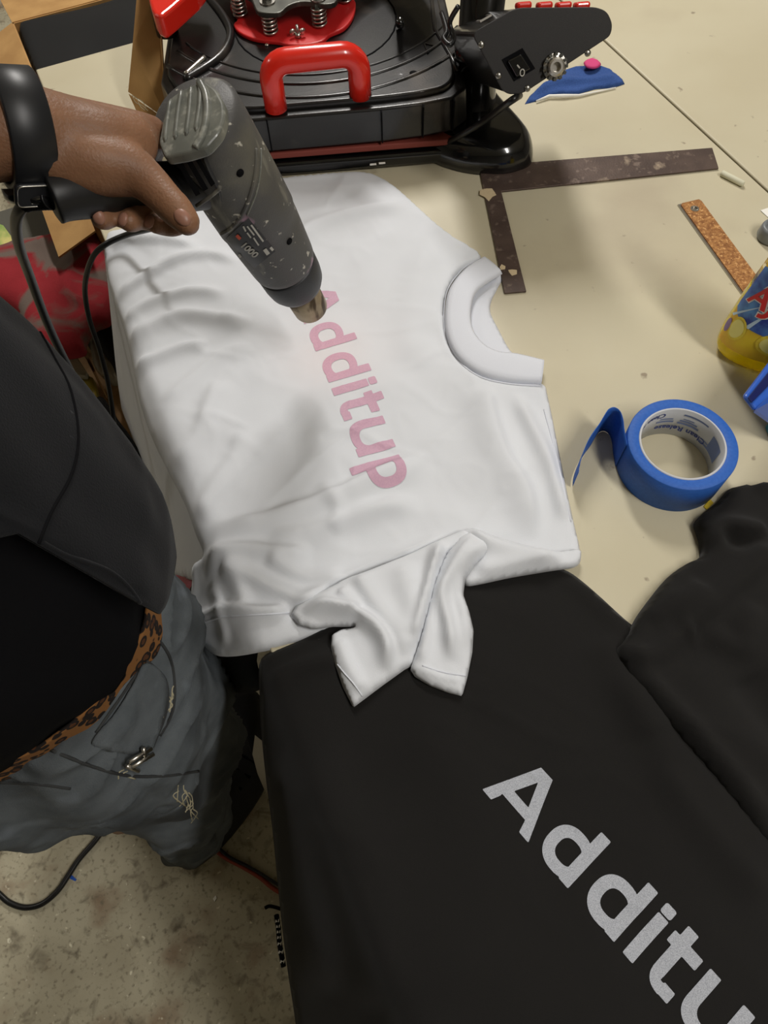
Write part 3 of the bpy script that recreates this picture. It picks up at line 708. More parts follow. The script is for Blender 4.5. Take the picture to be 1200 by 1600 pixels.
# round connector
pc=onplate(866,104,.003)
k_=G().lathe(pc,nb,[(0,.0135),(.003,.0135),(.0035,.010),(.010,.0095),(.011,.0075),(.011,.005),(.004,.0045)],24).build('socket',MT['steel'],hp,smooth=False)
g=G()
for k in range(12):
    a=k/12*6.2832; g.box(pc+nb*.004+(ax2*math.cos(a)+ax3*math.sin(a))*.0125,.0016,.0016,.003,[ax2*math.cos(a)+ax3*math.sin(a),np.cross(nb,ax2*math.cos(a)+ax3*math.sin(a)),nb])
g.build('knurled_ring',MT['dsteel'],k_,smooth=False)
# red digits along the top face, side slot
for a in (822,855,885,914):
    top=PP(a,6,cc+ax3*0,nb)
    q=onplate(a,11.5,0)-nb*.014+ax3*.002
    G().box(q,.0085,.008,.0035,[ax2,nb,ax3]).build('red_button',MT['red'],hp,smooth=False,bevel=.003)
q=onplate(762,30,0)-nb*.022
tdir=(onplate(798,16,0)-onplate(736,52,0)); tdir/=np.linalg.norm(tdir); tn=np.cross(tdir,nb); tn/=np.linalg.norm(tn); 
if tn[2]<0: tn=-tn
g=G()
for s_ in (-1,1): g.box(q+tn*.001+tdir*.006*s_,.0012,.012,.001,[tdir,nb,tn])
g.box(q+tn*.001+nb*.012,.007,.0012,.001,[tdir,nb,tn]); g.build('slot_frame',MT['steel'],hp,smooth=False)
# power cable to the platen
G().tube(spline([onplate(812,149,-.01),P(795,160,T+.16),P(755,190,T+.085),P(722,210,T+.055),P(700,222,T+.03)],8),.0042,10).build('power_cable',MT['cord'],hp)

# ================================================================== THINGS ON THE TABLE
# steel framing square
def ribbonbox(name,px,z0,h,m,parent=None,bevel=.0006):
    return G().prism([P(a,b,T+z0) for a,b in px],(0,0,h)).build(name,m,parent,smooth=False,bevel=bevel)
sq=ribbonbox('steel_square',[(748,262),(1112,233),(1122,265),(783,301),(822,457),(788,460)],.0006,.0025,MT['rust'])
tag(sq,'rust-brown flat steel L-square lying on the beige table by the heat press','ruler')
bl=mat('dried_cream_paint',(206,186,150),.8,bump=.5,bscale=300)
for c,r_,n in (((764,303),.013,9),((800,425),.007,6),((785,418),.005,5)):
    b=P(*c,T+.0032); pl=[b+np.array([math.cos(k/n*6.283),math.sin(k/n*6.283),0])*r_*random.uniform(.5,1.2) for k in range(n)]
    G().prism(pl,(0,0,.0004)).build('paint_blotch',bl,sq,smooth=False)
# cork-backed ruler
a0=P(1061,325,T)[:2]; a1=P(1093,313,T)[:2]; b1=P(1178,428,T)[:2]
dr=(b1-a1)/np.linalg.norm(b1-a1); nr=(a0-a1); nr=nr-dr*(nr@dr); wd=np.linalg.norm(nr); nr/=wd
V3=lambda q,z: np.array([q[0],q[1],z])
rt=thing('cork_backed_ruler',V3(a1+dr*.1,T),'cork-backed metal ruler lying cork side up, passing under the yellow cleaner bottle','ruler')
G().prism([V3(a1,T+.0005),V3(a1+nr*wd,T+.0005),V3(a1+nr*wd+dr*.30,T+.0005),V3(a1+dr*.30,T+.0005)],(0,0,.001)).build('metal_strip',MT['steel'],rt,smooth=False)
ck=mesh('cork_layer',[],[],MT['cork'],rt) if False else None
g=G(); hc=a1+dr*.016+nr*wd*.5; N=28; inn=[]; out=[]
A,B_,C_,D_=a1+nr*.0008,a1+nr*(wd-.003),a1+nr*(wd-.003)+dr*.30,a1+dr*.30+nr*.0008
g.prism([V3(a1+dr*.026+nr*.0008,T+.0015),V3(a1+dr*.026+nr*(wd-.003),T+.0015),V3(C_,T+.0015),V3(D_,T+.0015)],(0,0,.0014))
cs=[hc+np.array([math.cos(k/N*6.2832),math.sin(k/N*6.2832)])*.0045 for k in range(N)]
sqp=[]
for k in range(N):
    v=np.array([math.cos(k/N*6.2832),math.sin(k/N*6.2832)]); lx=v@dr; ly=v@nr
    t=min((.010 if lx>0 else .0155)/max(abs(lx),1e-6),(wd/2-(.0005 if ly<0 else .003))/max(abs(ly),1e-6)); sqp.append(hc+v*t)
n0=len(g.v); vv=[V3(p,T+.0029) for p in cs+sqp]+[V3(p,T+.0015) for p in cs+sqp]
ff=[(k,(k+1)%N,N+(k+1)%N,N+k) for k in range(N)]+[(2*N+k,2*N+(k+1)%N,(k+1)%N,k) for k in range(N)]+[(3*N+k,3*N+(k+1)%N,N+(k+1)%N,N+k) for k in range(N)]
g.add(vv,ff); g.build('cork_layer',MT['cork'],rt,smooth=False)
G().lathe(V3(hc,T+.0005),pz,[(0,.0058),(.0028,.0058),(.0028,.0040),(.0006,.0040)],24).build('hole_rim',MT['steel'],rt,smooth=False)
# chalk stick
c1=P(1127,270,T+.004); c2=P(1162,288,T+.004)
ch=G().tube([c1,c1+(c2-c1)*.04,c2-(c2-c1)*.04,c2],[.0032,.004,.004,.003],14).build('chalk_stick',MT['chalk']); tag(ch,'short pale chalk stick beside the dark seam between the tables','chalk')
# denim scrap with pink snippet
ds=sheet('denim_scrap',[(820,163),(828,150),(850,132),(876,112),(900,104),(930,103),(955,112),(972,124),(976,132),(958,138),(930,140),(902,148),(872,148),(842,158)],flat,MT['denim'],None,step=.004,thick=.004,edge=.004,ridges=[([(830,152),(870,135),(920,130),(965,128)],.006,.010,.006)],waves=[(.004,30,3),(.006,25,5.2,20,2)],closed_spline=False)
tag(ds,'blue denim offcut with frayed pale edge behind the control box','fabric scrap')
G().tube([P(838,158,T+.003),P(858,150,T+.004),P(880,150,T+.004),P(905,149,T+.003),P(935,143,T+.002),P(962,137,T+.002)],[.0012,.0022,.0028,.0018,.0014,.001],8).build('frayed_edge',MT['paper'],ds)
pk=sheet('pink_snippet',[(912,98),(922,92),(934,95),(939,102),(930,108),(916,106)],flat,mat('magenta_fabric',(206,66,122),.8),None,step=.003,thick=.003,edge=.003,lift=.009)
tag(pk,'small magenta snippet lying on the denim offcut','fabric scrap')
# masking tape roll
Rt=.0896*(.68-.047); tcn=P(1067,692,T+.047)[:2]; hT=.0465; Ri=Rt*.752
tr=thing('masking_tape_roll',V3(tcn,T),'roll of blue masking tape lying flat with its loose end curled off','tape')
def ring(r0,r1,z0,z1,n=96):
    g=G(); v=[]
    for (r_,z) in ((r0,z0),(r0,z1),(r0+.0006,z1+.0004),(r1-.0008,z1+.0004),(r1,z1-.0004),(r1,z0)):
        v+=[V3(tcn+np.array([math.cos(k/n*6.28318),math.sin(k/n*6.28318)])*r_,z) for k in range(n)]
    m=6; f=[(i*n+k,i*n+(k+1)%n,((i+1)%m)*n+(k+1)%n,((i+1)%m)*n+k) for i in range(m) for k in range(n)]
    return g.add(v,f)
ring(Ri+.0022,Rt,T+.0005,T+hT).build('tape_winding',MT['bluetape'],tr)
core=ring(Ri,Ri+.0024,T+.0008,T+hT+.0004).build('cardboard_core',MT['cardcore'],tr)
# printing inside the core: bands, blocks and the lettering
def incore(s,ang0,zb_,size,m,name,bold=0,flipx=1,rot=0):
    v,f=text_geo(s,size,bold); V=[]
    for p in v:
        x,y=(p[0],p[1])
        if rot: x,y=-x,-y
        a=ang0-x/(Ri-.0004); V.append(V3(tcn+np.array([math.cos(a),math.sin(a)])*(Ri-.0004),zb_+y))
    return mesh(name,V,f,m,core,smooth=False)
def band(a0,a1,z0,z1,m,name='ink_block',n=16):
    g=G(); v=[]
    for k in range(n+1):
        a=R(a0+(a1-a0)*k/n); e=V3(tcn+np.array([math.cos(a),math.sin(a)])*(Ri-.0003),0); v+=[e+pz*z0,e+pz*z1]
    return g.add(v,[(2*k,2*k+2,2*k+3,2*k+1) for k in range(n)]).build(name,m,core,smooth=False)
incore('Clean Release',R(2),T+.018,.0105,MT['coreprint2'],'core_lettering',.0002,rot=1)
incore('Clean Release',R(74),T+.041,.0105,MT['coreprint2'],'core_lettering',.0002,rot=1)
band(20,52,T+.023,T+.026,MT['coreprint']); band(24,50,T+.0275,T+.030,MT['coreprint']); band(30,46,T+.0315,T+.033,MT['coreprint']); band(-8,14,T+.012,T+.0145,MT['coreprint']); band(-6,10,T+.0165,T+.0185,MT['coreprint'])
band(58,84,T+.024,T+.027,MT['coreprint']); band(60,80,T+.029,T+.031,MT['coreprint']); band(-32,-4,T+.012,T+.036,MT['coreprint']); band(10,48,T+.038,T+.0405,MT['coreprint'])
# loose end
tl_px=[(980,694),(976,672),(974,655),(969,642),(960,636),(951,639),(944,649),(937,661),(929,672),(920,686),(913,702),(909,716),(908,728)]
path=[P(a,b,T+.046)[:2] for a,b in tl_px]; path=resample(spline(path,8),.002)
V=[];F=[]; n=len(path)
for i,q in enumerate(path):
    t=i/(n-1); z0=T+.0005+.003*max(0,t-.6)/.4; z1=T+.046
    if t>.86: 
        k=(t-.86)/.14; z1=T+.046-.014*k+.002*math.sin(t*160); 
    for j in range(7): V.append(V3(q,z0+(z1-z0)*j/6))
F=[(i*7+j,(i+1)*7+j,(i+1)*7+j+1,i*7+j+1) for i in range(n-1) for j in range(6)]
mesh('loose_end',V,F,MT['bluetape'],tr,solid=.0004)
yl=ribbonbox('yellow_scrap',[(1099,792),(1109,780),(1115,786),(1104,797)],.0004,.0008,mat('mustard_paper',(196,170,40),.7)); tag(yl,'tiny mustard scrap between the tape roll and the black sleeve','scrap')
# cleaner bottle
bc=P(1186,556,T)[:2]; upb=np.array([0,0,1.])
face=np.array([-bc[0],-bc[1],0.]); face/=np.linalg.norm(face); th_=R(14); face=np.array([face[0]*math.cos(th_)-face[1]*math.sin(th_),face[0]*math.sin(th_)+face[1]*math.cos(th_),0]); side=np.cross(upb,face)   # side = towards photo right
bt=thing('cleaner_bottle',V3(bc,T),'yellow liquid cleaner in a clear bottle with a blue and red label','bottle')
def bprof(z):
    K=[(0,.80),(.004,.93),(.012,1.0),(.03,1.02),(.08,.98),(.13,.90),(.17,.80),(.20,.62),(.22,.40),(.235,.27),(.25,.25)]
    for (a,b),(c,d) in zip(K,K[1:]):
        if z<=c: return b+(d-b)*(z-a)/(c-a)
    return .25
def bpt(z,a,k=1.0,off=0):
    s=bprof(z); w_,d_=.054*s*k+off,.030*s*k+off
    ca,sa=math.cos(a),math.sin(a); p=2/2.5
    return V3(bc,T+z)+side*(w_*math.copysign(abs(ca)**p,ca))+face*(d_*math.copysign(abs(sa)**p,sa))
def bshell(k,z0,z1,nz=26,n=64,off=0):
    g=G(); v=[]; 
    for i in range(nz+1):
        z=z0+(z1-z0)*i/nz; v+=[bpt(z,2*math.pi*j/n,k,off) for j in range(n)]
    f=[(i*n+j,i*n+(j+1)%n,(i+1)*n+(j+1)%n,(i+1)*n+j) for i in range(nz) for j in range(n)]
    f+=[tuple(range(n))[::-1],tuple(nz*n+j for j in range(n))]; return g.add(v,f)
bshell(1,.1005,.235,24).build('bottle_body',MT['clear'],bt)
bshell(1,.0006,.10,24).build('yellow_liquid',MT['liquid'],bt)
G().lathe(V3(bc,T+.235),pz,[(0,.015),(.025,.015),(.027,.012)],24).build('cap',mat('blue_cap',(30,70,170),.35),bt)
def lab(z0,z1,u0,u1,m,name,parent,off=.0006,nu=24,nz=10,fn=None):
    # u in -1..1 across the front
    v=[]
    for i in range(nz+1):
        for j in range(nu+1):
            u=u0+(u1-u0)*j/nu; z=z0+(z1-z0)*i/nz; v.append(bpt(z,math.pi/2-u*math.pi/2*.86,1,off))
    f=[(i*(nu+1)+j,i*(nu+1)+j+1,(i+1)*(nu+1)+j+1,(i+1)*(nu+1)+j) for i in range(nz) for j in range(nu)]
    return mesh(name,v,f,m,parent)
lb=lab(.022,.165,-1,1,MT['yellow'],'label',bt,.0005)
def onlab(u,z,off): return bpt(z,math.pi/2-u*math.pi/2*.86,1,off)
def labpatch(poly,m,name,off):
    # poly in (u,z): fan triangulated with fine grid
    P2=resample(np.array(poly,float)*[1,10],.02,True); lo=P2.min(0);hi=P2.max(0)
    gx,gy=np.meshgrid(np.arange(lo[0],hi[0],.04),np.arange(lo[1],hi[1],.04)); gx=gx.ravel();gy=gy.ravel(); k=in_poly(gx,gy,P2); gx=gx[k];gy=gy[k]
    d,_,_=seg_dist(gx,gy,P2,True); gx=gx[d>.01]; gy=gy[d>.01]
    r=delaunay_2d_cdt([Vector(p) for p in P2]+[Vector((a,b)) for a,b in zip(gx,gy)],[],[list(range(len(P2)))],1,1e-6)
    return mesh(name,[onlab(v[0],v[1]/10,off) for v in r[0]],r[2],m,lb)
labpatch([(-1,.072),(-.8,.066),(-.4,.060),(0,.058),(.5,.062),(1,.07),(1,.138),(.4,.142),(-.2,.142),(-.75,.136),(-1,.13)],MT['labelblue'],'label_panel',.0008)
for k in range(9):
    a=-1.0+k*.25; c=(-.1,.098)
    labpatch([(c[0]+(a-c[0])*.25,.100),(a,.142 if k%2 else .060),(a+.09,.142 if k%2 else .060)],mat('pale_blue_ray',(196,222,240),.5) if k==0 else bpy.data.materials['pale_blue_ray'],'label_ray',.0010)
def labtext(s,size,u0,z0,m,name,off,bold=0,shear=0,stretch=1.0,slope=0):
    v,f=text_geo(s,size,bold,shear); V=[]
    for p in v: V.append(onlab(u0+p[0]*stretch/.060,z0+p[1]+slope*p[0],off))
    return mesh(name,V,f,m,lb,smooth=False)
labtext('AJAX',.040,-.80,.090,MT['paper'],'brand_outline',.0014,.0022,.15,1.0)
labtext('AJAX',.040,-.80,.090,MT['labelred'],'brand_lettering',.0019,.0007,.15,1.0)
labtext('Limon',.010,-.35,.027,MT['violet'],'label_text',.0012,.0002) if False else None
for (u,z,ru,rz,m) in ((-.62,.052,.20,.017,MT['lemon']),(.05,.050,.25,.016,MT['lemon']),(-.9,.046,.10,.010,MT['violet'])):
    labpatch([(u+ru*math.cos(t),z+rz*math.sin(t)) for t in np.linspace(0,2*math.pi,20)[:-1]],m,'lemon_slice' if m is MT['lemon'] else 'flower_print',.0012)
    if m is MT['lemon']: labpatch([(u+ru*.78*math.cos(t),z+rz*.78*math.sin(t)) for t in np.linspace(0,2*math.pi,20)[:-1]],bpy.data.materials.get('lemon_flesh') or mat('lemon_flesh',(250,240,140),.4),'lemon_flesh',.0016)
# blue plastic tool at the right edge
def slabz(name,px,z,h,m,parent,bevel=.003): return G().prism([P(a,b,T+z) for a,b in px],(0,0,h)).build(name,m,parent,smooth=False,bevel=bevel)
bq=thing('tape_dispenser',P(1200,640,T),'blue plastic tape dispenser at the right edge of the photo, in front of the bottle','tape dispenser')
slabz('top_rail',[(1158,622),(1205,560),(1260,500),(1290,530),(1240,590),(1176,645)],.075,.006,MT['blueplastic'],bq,.003)
slabz('dark_insert',[(1168,622),(1205,576),(1250,525),(1262,535),(1215,588),(1174,630)],.0812,.0015,MT['darkblue'],bq,.0005)
G().prism([P(1176,645,T+.075),P(1200,662,T+.035),P(1203,690,T+.001),P(1330,600,T+.001),P(1330,560,T+.05),P(1285,535,T+.075)],(0,0,.006)).build('curved_body',MT['blueplastic'],bq,smooth=False,bevel=.004)
slabz('foot',[(1194,668),(1200,682),(1330,640),(1320,600)],.001,.02,MT['teal'],bq,.002)
# small grey cap
cp=thing('bottle_cap',P(1203,368,T),'small round grey cap lying at the right edge near the cork ruler','cap')
cb_=P(1203,372,T)
G().lathe(cb_,pz,[(0.0005,.017),(.004,.0185),(.016,.0175),(.019,.016),(.019,.0135),(.014,.012)],32).build('cap_shell',MT['capgrey'],cp)
wp=ribbonbox('paper_scrap',[(1188,329),(1215,320),(1230,336),(1200,340)],.0004,.0006,MT['paper']); tag(wp,'white paper scrap beside the small grey cap','paper')

# ================================================================== HEAT GUN
GN=P(486,482,.875); GBk=P(302,172,1.135)          # nozzle mouth, centre of the back
ga=(GN-GBk); GLn=np.linalg.norm(ga); ga/=GLn
vw=CAMP-GBk; gu=vw-ga*(vw@ga); gu/=np.linalg.norm(gu); gw=np.cross(ga,gu)   # gu faces the viewer, gw across
hg_=thing('heat_gun',GBk,'dusty grey heat gun held by the hand, nozzle pointing down at the pink lettering','heat gun')
def GP(t,a=0,r=0): return GBk+ga*t+(gu*math.cos(a)+gw*math.sin(a))*r
Lb=GLn
prof=[(.0,.030),(.004,.0345),(.024,.0355),(.05,.036),(.085,.0365),(.115,.0365),(.117,.0355),(.13,.0352),(Lb-.092,.0325),(Lb-.086,.0318),(Lb-.084,.030)]
gb=G().lathe(GBk,ga,prof,56,gu).build('barrel',MT['gun'],hg_)
gbv=bvh_of(gb)
G().lathe(GBk,ga,[(Lb-.0845,.0285),(Lb-.0825,.0285)],40,gu).build('barrel_gap',MT['tee'],hg_)
G().lathe(GBk,ga,[(Lb-.083,.0300),(Lb-.081,.0312),(Lb-.062,.0308),(Lb-.052,.0295),(Lb-.045,.0265),(Lb-.042,.022),(Lb-.042,.018)],48,gu).build('nozzle_collar',MT['gundark'],hg_)
G().lathe(GBk,ga,[(Lb-.046,.0195),(Lb-.002,.0188),(Lb,.0182),(Lb,.0160),(Lb-.02,.0158)],36,gu).build('nozzle',MT['nozzle'],hg_)
hot=mat('hot_heating_coil',(255,120,50),.5); hot.node_tree.nodes['Principled BSDF'].inputs['Emission Color'].default_value=(1,.28,.08,1); hot.node_tree.nodes['Principled BSDF'].inputs['Emission Strength'].default_value=5
G().lathe(GBk,ga,[(Lb-.021,.0145),(Lb-.0195,.0145)],24,gu).build('heating_coil',hot,hg_)
# worn pale cap closing the back of the barrel
cp0=GBk-ga*.012
capq=[PP(a,b,cp0,ga) for a,b in [(247,222),(254,186),(264,153),(285,139),(318,124),(338,138),(350,160),(351,182),(343,206),(322,230),(290,240),(256,246)]]
gcap=G().prism(rnd3(capq,.004),ga*.009).build('rear_cap',MT['guncap'],hg_,smooth=False,bevel=.0022)
cbv=bvh_of(gcap)
def on(bv,px,py,out=.001):
    r=ray(px,py); h=bv.ray_cast(Vector(CAMP),Vector(r))
    if h[0] is None: return None,None
    return np.array(h[0]),np.array(h[1])
# grooves and ribs on the cap
for q in ([(268,150),(262,185),(258,222)],[(284,140),(278,180),(274,218)],[(299,134),(296,175),(291,212)],[(313,130),(312,165),(306,205)]):
    pts=[on(cbv,*p)[0] for p in spline([np.array(p,float) for p in q],5)]; pts=[p for p in pts if p is not None]
    if len(pts)>3: G().tube(pts,[.0004]+[.0018]*(len(pts)-2)+[.0004],8).build('cap_rib',MT['guncap'],gcap)
q=[(312,128),(322,150),(324,180),(318,210),(305,232)]
pts=[on(cbv,*p)[0] for p in spline([np.array(p,float) for p in q],5)]; pts=[p for p in pts if p is not None]
if len(pts)>3: G().tube(pts,.003,8).build('cap_rim',MT['guncap'],gcap)
# side vent block with three slots
def surfpatch(px,bv,out,h,m,name,parent,bevel=.0006,inset=None):
    pts=[];nn=[]
    for p in px:
        a,b=on(bv,*p)
        if a is None: continue
        pts.append(a); nn.append(b)
    nrm=np.mean(nn,0); nrm/=np.linalg.norm(nrm)
    if nrm@(CAMP-pts[0])<0: nrm=-nrm
    c=np.mean(pts,0); pts=[p-nrm*((p-c)@nrm) for p in pts]     # flatten
    hmax=out
    return G().prism([p+nrm*(out-h) for p in pts],nrm*h).build(name,m,parent,smooth=False,bevel=bevel),nrm,c
vb,vn,vc=surfpatch([(258,250),(318,236),(343,290),(346,305),(308,326),(294,314)],gbv,.009,.012,MT['gundark'],'vent_block',hg_,.0015)
for q in ([(272,246),(279,243),(313,302),(306,306)],[(285,241),(292,238),(325,294),(318,298)],[(298,236),(305,235),(336,286),(330,291)]):
    pts=[PP(a,b,vc+vn*.0092,vn) for a,b in q]; G().prism(pts,vn*.0006).build('vent_slot',MT['tee'],vb,smooth=False)
pts=[PP(a,b,vc+vn*.0095,vn) for a,b in ((307,322),(325,310),(342,296),(344,291))]
G().tube(pts,.0016,8).build('vent_rim',MT['gun'],vb)
# curved seam step, screw holes, rating label
def gtube(q,r,name,m,parent,bv=gbv):
    pts=[on(bv,*p)[0] for p in spline([np.array(p,float) for p in q],6)]; pts=[p for p in pts if p is not None]
    return G().tube(pts,r,8).build(name,m,parent) if len(pts)>2 else None
gtube([(400,232),(399,262),(392,300),(378,335),(362,356),(346,366)],.0018,'shell_step',MT['gun'],hg_)
gtube([(408,232),(407,265),(400,302),(386,336)],.0009,'shell_step',MT['guncap'],hg_)
for (a,b) in ((375,270),(452,377)):
    p,nn=on(gbv,a,b)
    if p is not None: G().lathe(p-nn*.001,nn,[(0,.0032),(.0016,.0032)],16).build('screw_hole',MT['tee'],hg_)
def gquad(px,out,m,name,parent):
    g=G(); N=8; A,B_,C_,D_=[np.array(p,float) for p in px]; v=[]
    for i in range(N+1):
        for j in range(N+1):
            u,t=i/N,j/N; q=A*(1-u)*(1-t)+B_*u*(1-t)+C_*u*t+D_*(1-u)*t; p,nn=on(gbv,q[0],q[1])
            if p is None: p,nn=v[-1],gu
            if nn@(CAMP-p)<0: nn=-nn
            v.append(p+nn*out)
    return g.add(v,[(i*(N+1)+j,(i+1)*(N+1)+j,(i+1)*(N+1)+j+1,i*(N+1)+j+1) for i in range(N) for j in range(N)]).build(name,m,parent)
gl=gquad([(353,372),(388,340),(430,392),(398,418)],.0006,MT['gunlabel'],'rating_label',hg_)
def bar(a,b,wd_,m=MT['ink'],name='label_line'):
    a=np.array(a,float);b=np.array(b,float); d=(b-a)/np.linalg.norm(b-a); nn=np.array([-d[1],d[0]])*wd_
    gquad([a-nn,b-nn,b+nn,a+nn],.0011,m,name,gl)
for (a,b,c) in (((380,352),(384,360),1.3),((386,352),(397,366),1.2),((392,350),(411,376),1.4),((386,362),(392,370),1.2),((396,370),(404,382),1.2),((413,388),(419,396),3),((422,385),(426,390),2),((374,396),(377,401),2)): bar(a,b,c)
bar((370,366),(376,372),2.5,MT['orange'],'label_mark')
# the large numerals: read as a row of rounded figures
v,f=text_geo('1000',1.0,.03)
def gtextmap(v,o,dx,dy,out=.0012):
    V=[]
    for p in v:
        q=np.array(o)+np.array(dx)*p[0]+np.array(dy)*p[1]; h,nn=on(gbv,q[0],q[1]); V.append((h if h is not None else GBk)+(nn if h is not None else gu)*out)
    return V
mesh('label_numerals',gtextmap(v,(375,382),(11.3,9.8),(11,-9)),f,MT['ink'],gl,smooth=False)
gtubep=[((376,425),(384,433))]
# handle
H0=P(262,300,1.085); H1=P(92,308,1.135); H2=P(62,316,1.14)
hpts=[GBk+ga*.075-gu*.0,P(238,296,1.095),P(190,296,1.115),P(140,300,1.13),P(100,305,1.138),P(78,310,1.14)]
hs=spline(hpts,6); hr=[.018+.0015*math.sin(i/len(hs)*6) for i in range(len(hs))]; hr[-1]=.013; hr[-2]=.0165
hd_=G().tube(hs,hr,24).build('handle',MT['handle'],hg_)
tp=[hs[-1]]; 
cordp=spline([P(78,310,1.14),P(60,313,1.137),P(42,318,1.13),P(30,330,1.12),P(25,350,1.10),P(30,385,1.06),P(46,430,1.0),P(72,500,.93),P(100,560,.87),P(135,625,.80),P(165,665,.72),P(190,705,.62),P(200,760,.45)],10)
nc=len(cordp); cr_=[.0042]*nc
for i in range(22): cr_[i]=.0068-.0001*i+(.0009 if i%2 else -.0006)
G().tube(cordp,cr_,12).build('power_cord',MT['cord'],hg_)
# second thin black cable passing over the shirt edge
cb2=G().tube(spline([P(262,352,.86),P(225,360,.83),P(195,368,.81),P(165,382,.80),P(146,400,.78),P(135,430,.74),P(133,460,.70),P(140,500,.66),P(155,545,.62),P(167,590,.58),P(174,630,.54),P(179,670,.50),P(184,720,.4),P(190,760,.1)],8),.0038,10).build('thin_cable',MT['cord'])
tag(cb2,'thin black cable curving down beside the left edge of the white shirt','cable')

# ================================================================== PERSON
ps=thing('person',(-.26,.33,0),'person in charcoal jacket and torn jeans at the table edge, holding the heat gun','person')
def capsules(chains,extra=()):
    """union of tapered tubes -> continuous skin through voxel remesh"""
    g=G()
    for ch_ in chains:
        pts=[np.asarray(c[0],float) for c in ch_]; rr=[c[1] for c in ch_]
        q=spline([np.r_[p,r] for p,r in zip(pts,rr)],5)
        g.tube([a[:3] for a in q],[max(a[3],.002) for a in q],14)
        for p,r in zip(pts,rr): g.ball(p,r*.995,12)
    for (c,r,s,ax) in extra: g.ball(c,r,16,s,ax)
    return g
ZH=1.165
def HP(px,py,z): return P(px,py,z)
sh_R=np.array([-.24,.42,1.40]); elb=np.array([-.30,.48,1.19]); 
wr=HP(28,205,1.172)
hipc=np.array([-.24,.37,.90])
ch=[]
# torso, neck
ch.append([((-.24,.37,.86),.13),((-.26,.38,1.0),.125),((-.29,.38,1.15),.135),((-.32,.38,1.30),.14),((-.34,.38,1.40),.10),((-.335,.40,1.47),.058),((-.32,.42,1.54),.055)])
ch.append([((-.34,.38,1.38),.075),((-.27,.42,1.40),.062),(sh_R,.055)])
ch.append([((-.34,.38,1.38),.075),((-.42,.30,1.38),.062),((-.47,.24,1.36),.052)])
ch.append([(sh_R,.052),((-.27,.45,1.30),.046),(elb,.040)])
ch.append([(elb,.041),((-.20,.50,1.19),.040),((-.11,.505,1.18),.032),(wr,.0285)])
# left arm hanging behind
ch.append([((-.47,.24,1.36),.05),((-.52,.2,1.2),.045),((-.52,.18,1.08),.04),((-.46,.22,.95),.033),((-.43,.25,.87),.027)])
ch.append([((-.43,.25,.87),.028),((-.42,.26,.82),.03),((-.415,.27,.79),.022)])
for k in range(4): ch.append([((-.425+.004*k,.245+.016*k,.80),.0095),((-.42+.004*k,.245+.016*k,.765),.0085),((-.41+.004*k,.25+.015*k,.735),.0065)])
ch.append([((-.42,.25,.84),.012),((-.40,.235,.81),.010),((-.395,.24,.785),.008)])
# legs
ch.append([((-.24,.37,.86),.12),((-.20,.33,.74),.09),((-.21,.28,.5),.06),((-.29,.26,.1),.045),((-.27,.25,.05),.04)])
ch.append([((-.24,.37,.86),.12),((-.30,.37,.74),.09),((-.34,.32,.5),.06),((-.40,.32,.1),.045)])
# right hand holding the handle: back of the hand
hb=[((28,205),1.172,.0285),((62,208),1.166,.028),((110,215),1.158,.0245),((160,222),1.150,.023),((205,222),1.142,.019)]
ch.append([(HP(*a,z),r) for a,z,r in hb])
ch.append([(HP(*a,z),r) for a,z,r in (((60,195),1.164,.024),((110,198),1.153,.020),((165,202),1.143,.017),((212,206),1.135,.0145),((236,208),1.128,.0125))])
ch.append([(HP(*a,z),r) for a,z,r in (((60,232),1.162,.022),((105,250),1.152,.020),((150,262),1.146,.0185),((200,268),1.140,.0165))])
# thumb along the near side
ch.append([(HP(*a,z),r) for a,z,r in (((95,240),1.156,.019),((150,252),1.150,.0185),((200,262),1.143,.0165),((232,285),1.136,.0140),((262,315),1.130,.0120),((277,330),1.127,.0118),((292,347),1.124,.0095))])
# index finger goes forward behind the gun
ch.append([(HP(*a,z),r) for a,z,r in (((215,206),1.133,.0125),((245,212),1.120,.0105),((262,222),1.100,.0095),((272,240),1.075,.0085))])
# three fingers wrap under the handle, tips show on the near side
for (kx,ky,tx,ty,zr) in ((222,214,250,350,1.096),(178,212,208,347,1.102),(132,210,165,343,1.108)):
    ch.append([(HP(kx,ky,1.138),.0125),(HP(kx+6,ky+22,1.106),.0105),(HP(kx+18,ky+62,zr-.016),.0100),(HP(tx+4,ty-20,zr-.006),.0098),(HP(tx,ty-6,zr+.004),.0094),(HP(tx-6,ty-1,zr+.010),.0078)])
ch.append([(HP(225,340,1.100),.0085),(HP(262,349,1.100),.0095),(HP(276,350,1.104),.0085)])
body_g=capsules(ch,extra=[((-.30,.45,1.62),.10,(.80,.95,1.15),None),((-.25,.475,1.585),.045,(1,1,.8),None),((-.222,.49,1.61),.014,(1,1,1.6),None),((-.335,.54,1.61),.018,(.5,.8,1.4),None),((-.27,.36,1.61),.018,(.5,.8,1.4),None)])
pb_=body_g.build('body',MT['skin'],ps)
rm=pb_.modifiers.new('r','REMESH'); rm.mode='VOXEL'; rm.voxel_size=.0026; rm.use_smooth_shade=True
sm=pb_.modifiers.new('s','SMOOTH'); sm.factor=.5; sm.iterations=5
dg=bpy.context.evaluated_depsgraph_get(); dg.update()
nm_=bpy.data.meshes.new_from_object(pb_.evaluated_get(dg)); pb_.modifiers.clear(); old=pb_.data; pb_.data=nm_; bpy.data.meshes.remove(old)
for p in nm_.polygons: p.use_smooth=True
pbv=bvh_of(pb_)
hair=G().ball((-.315,.445,1.655),.105,20,(.86,.98,.98)).build('hair',mat('black_hair',(14,12,11),.8,bump=.5,bscale=200),ps)
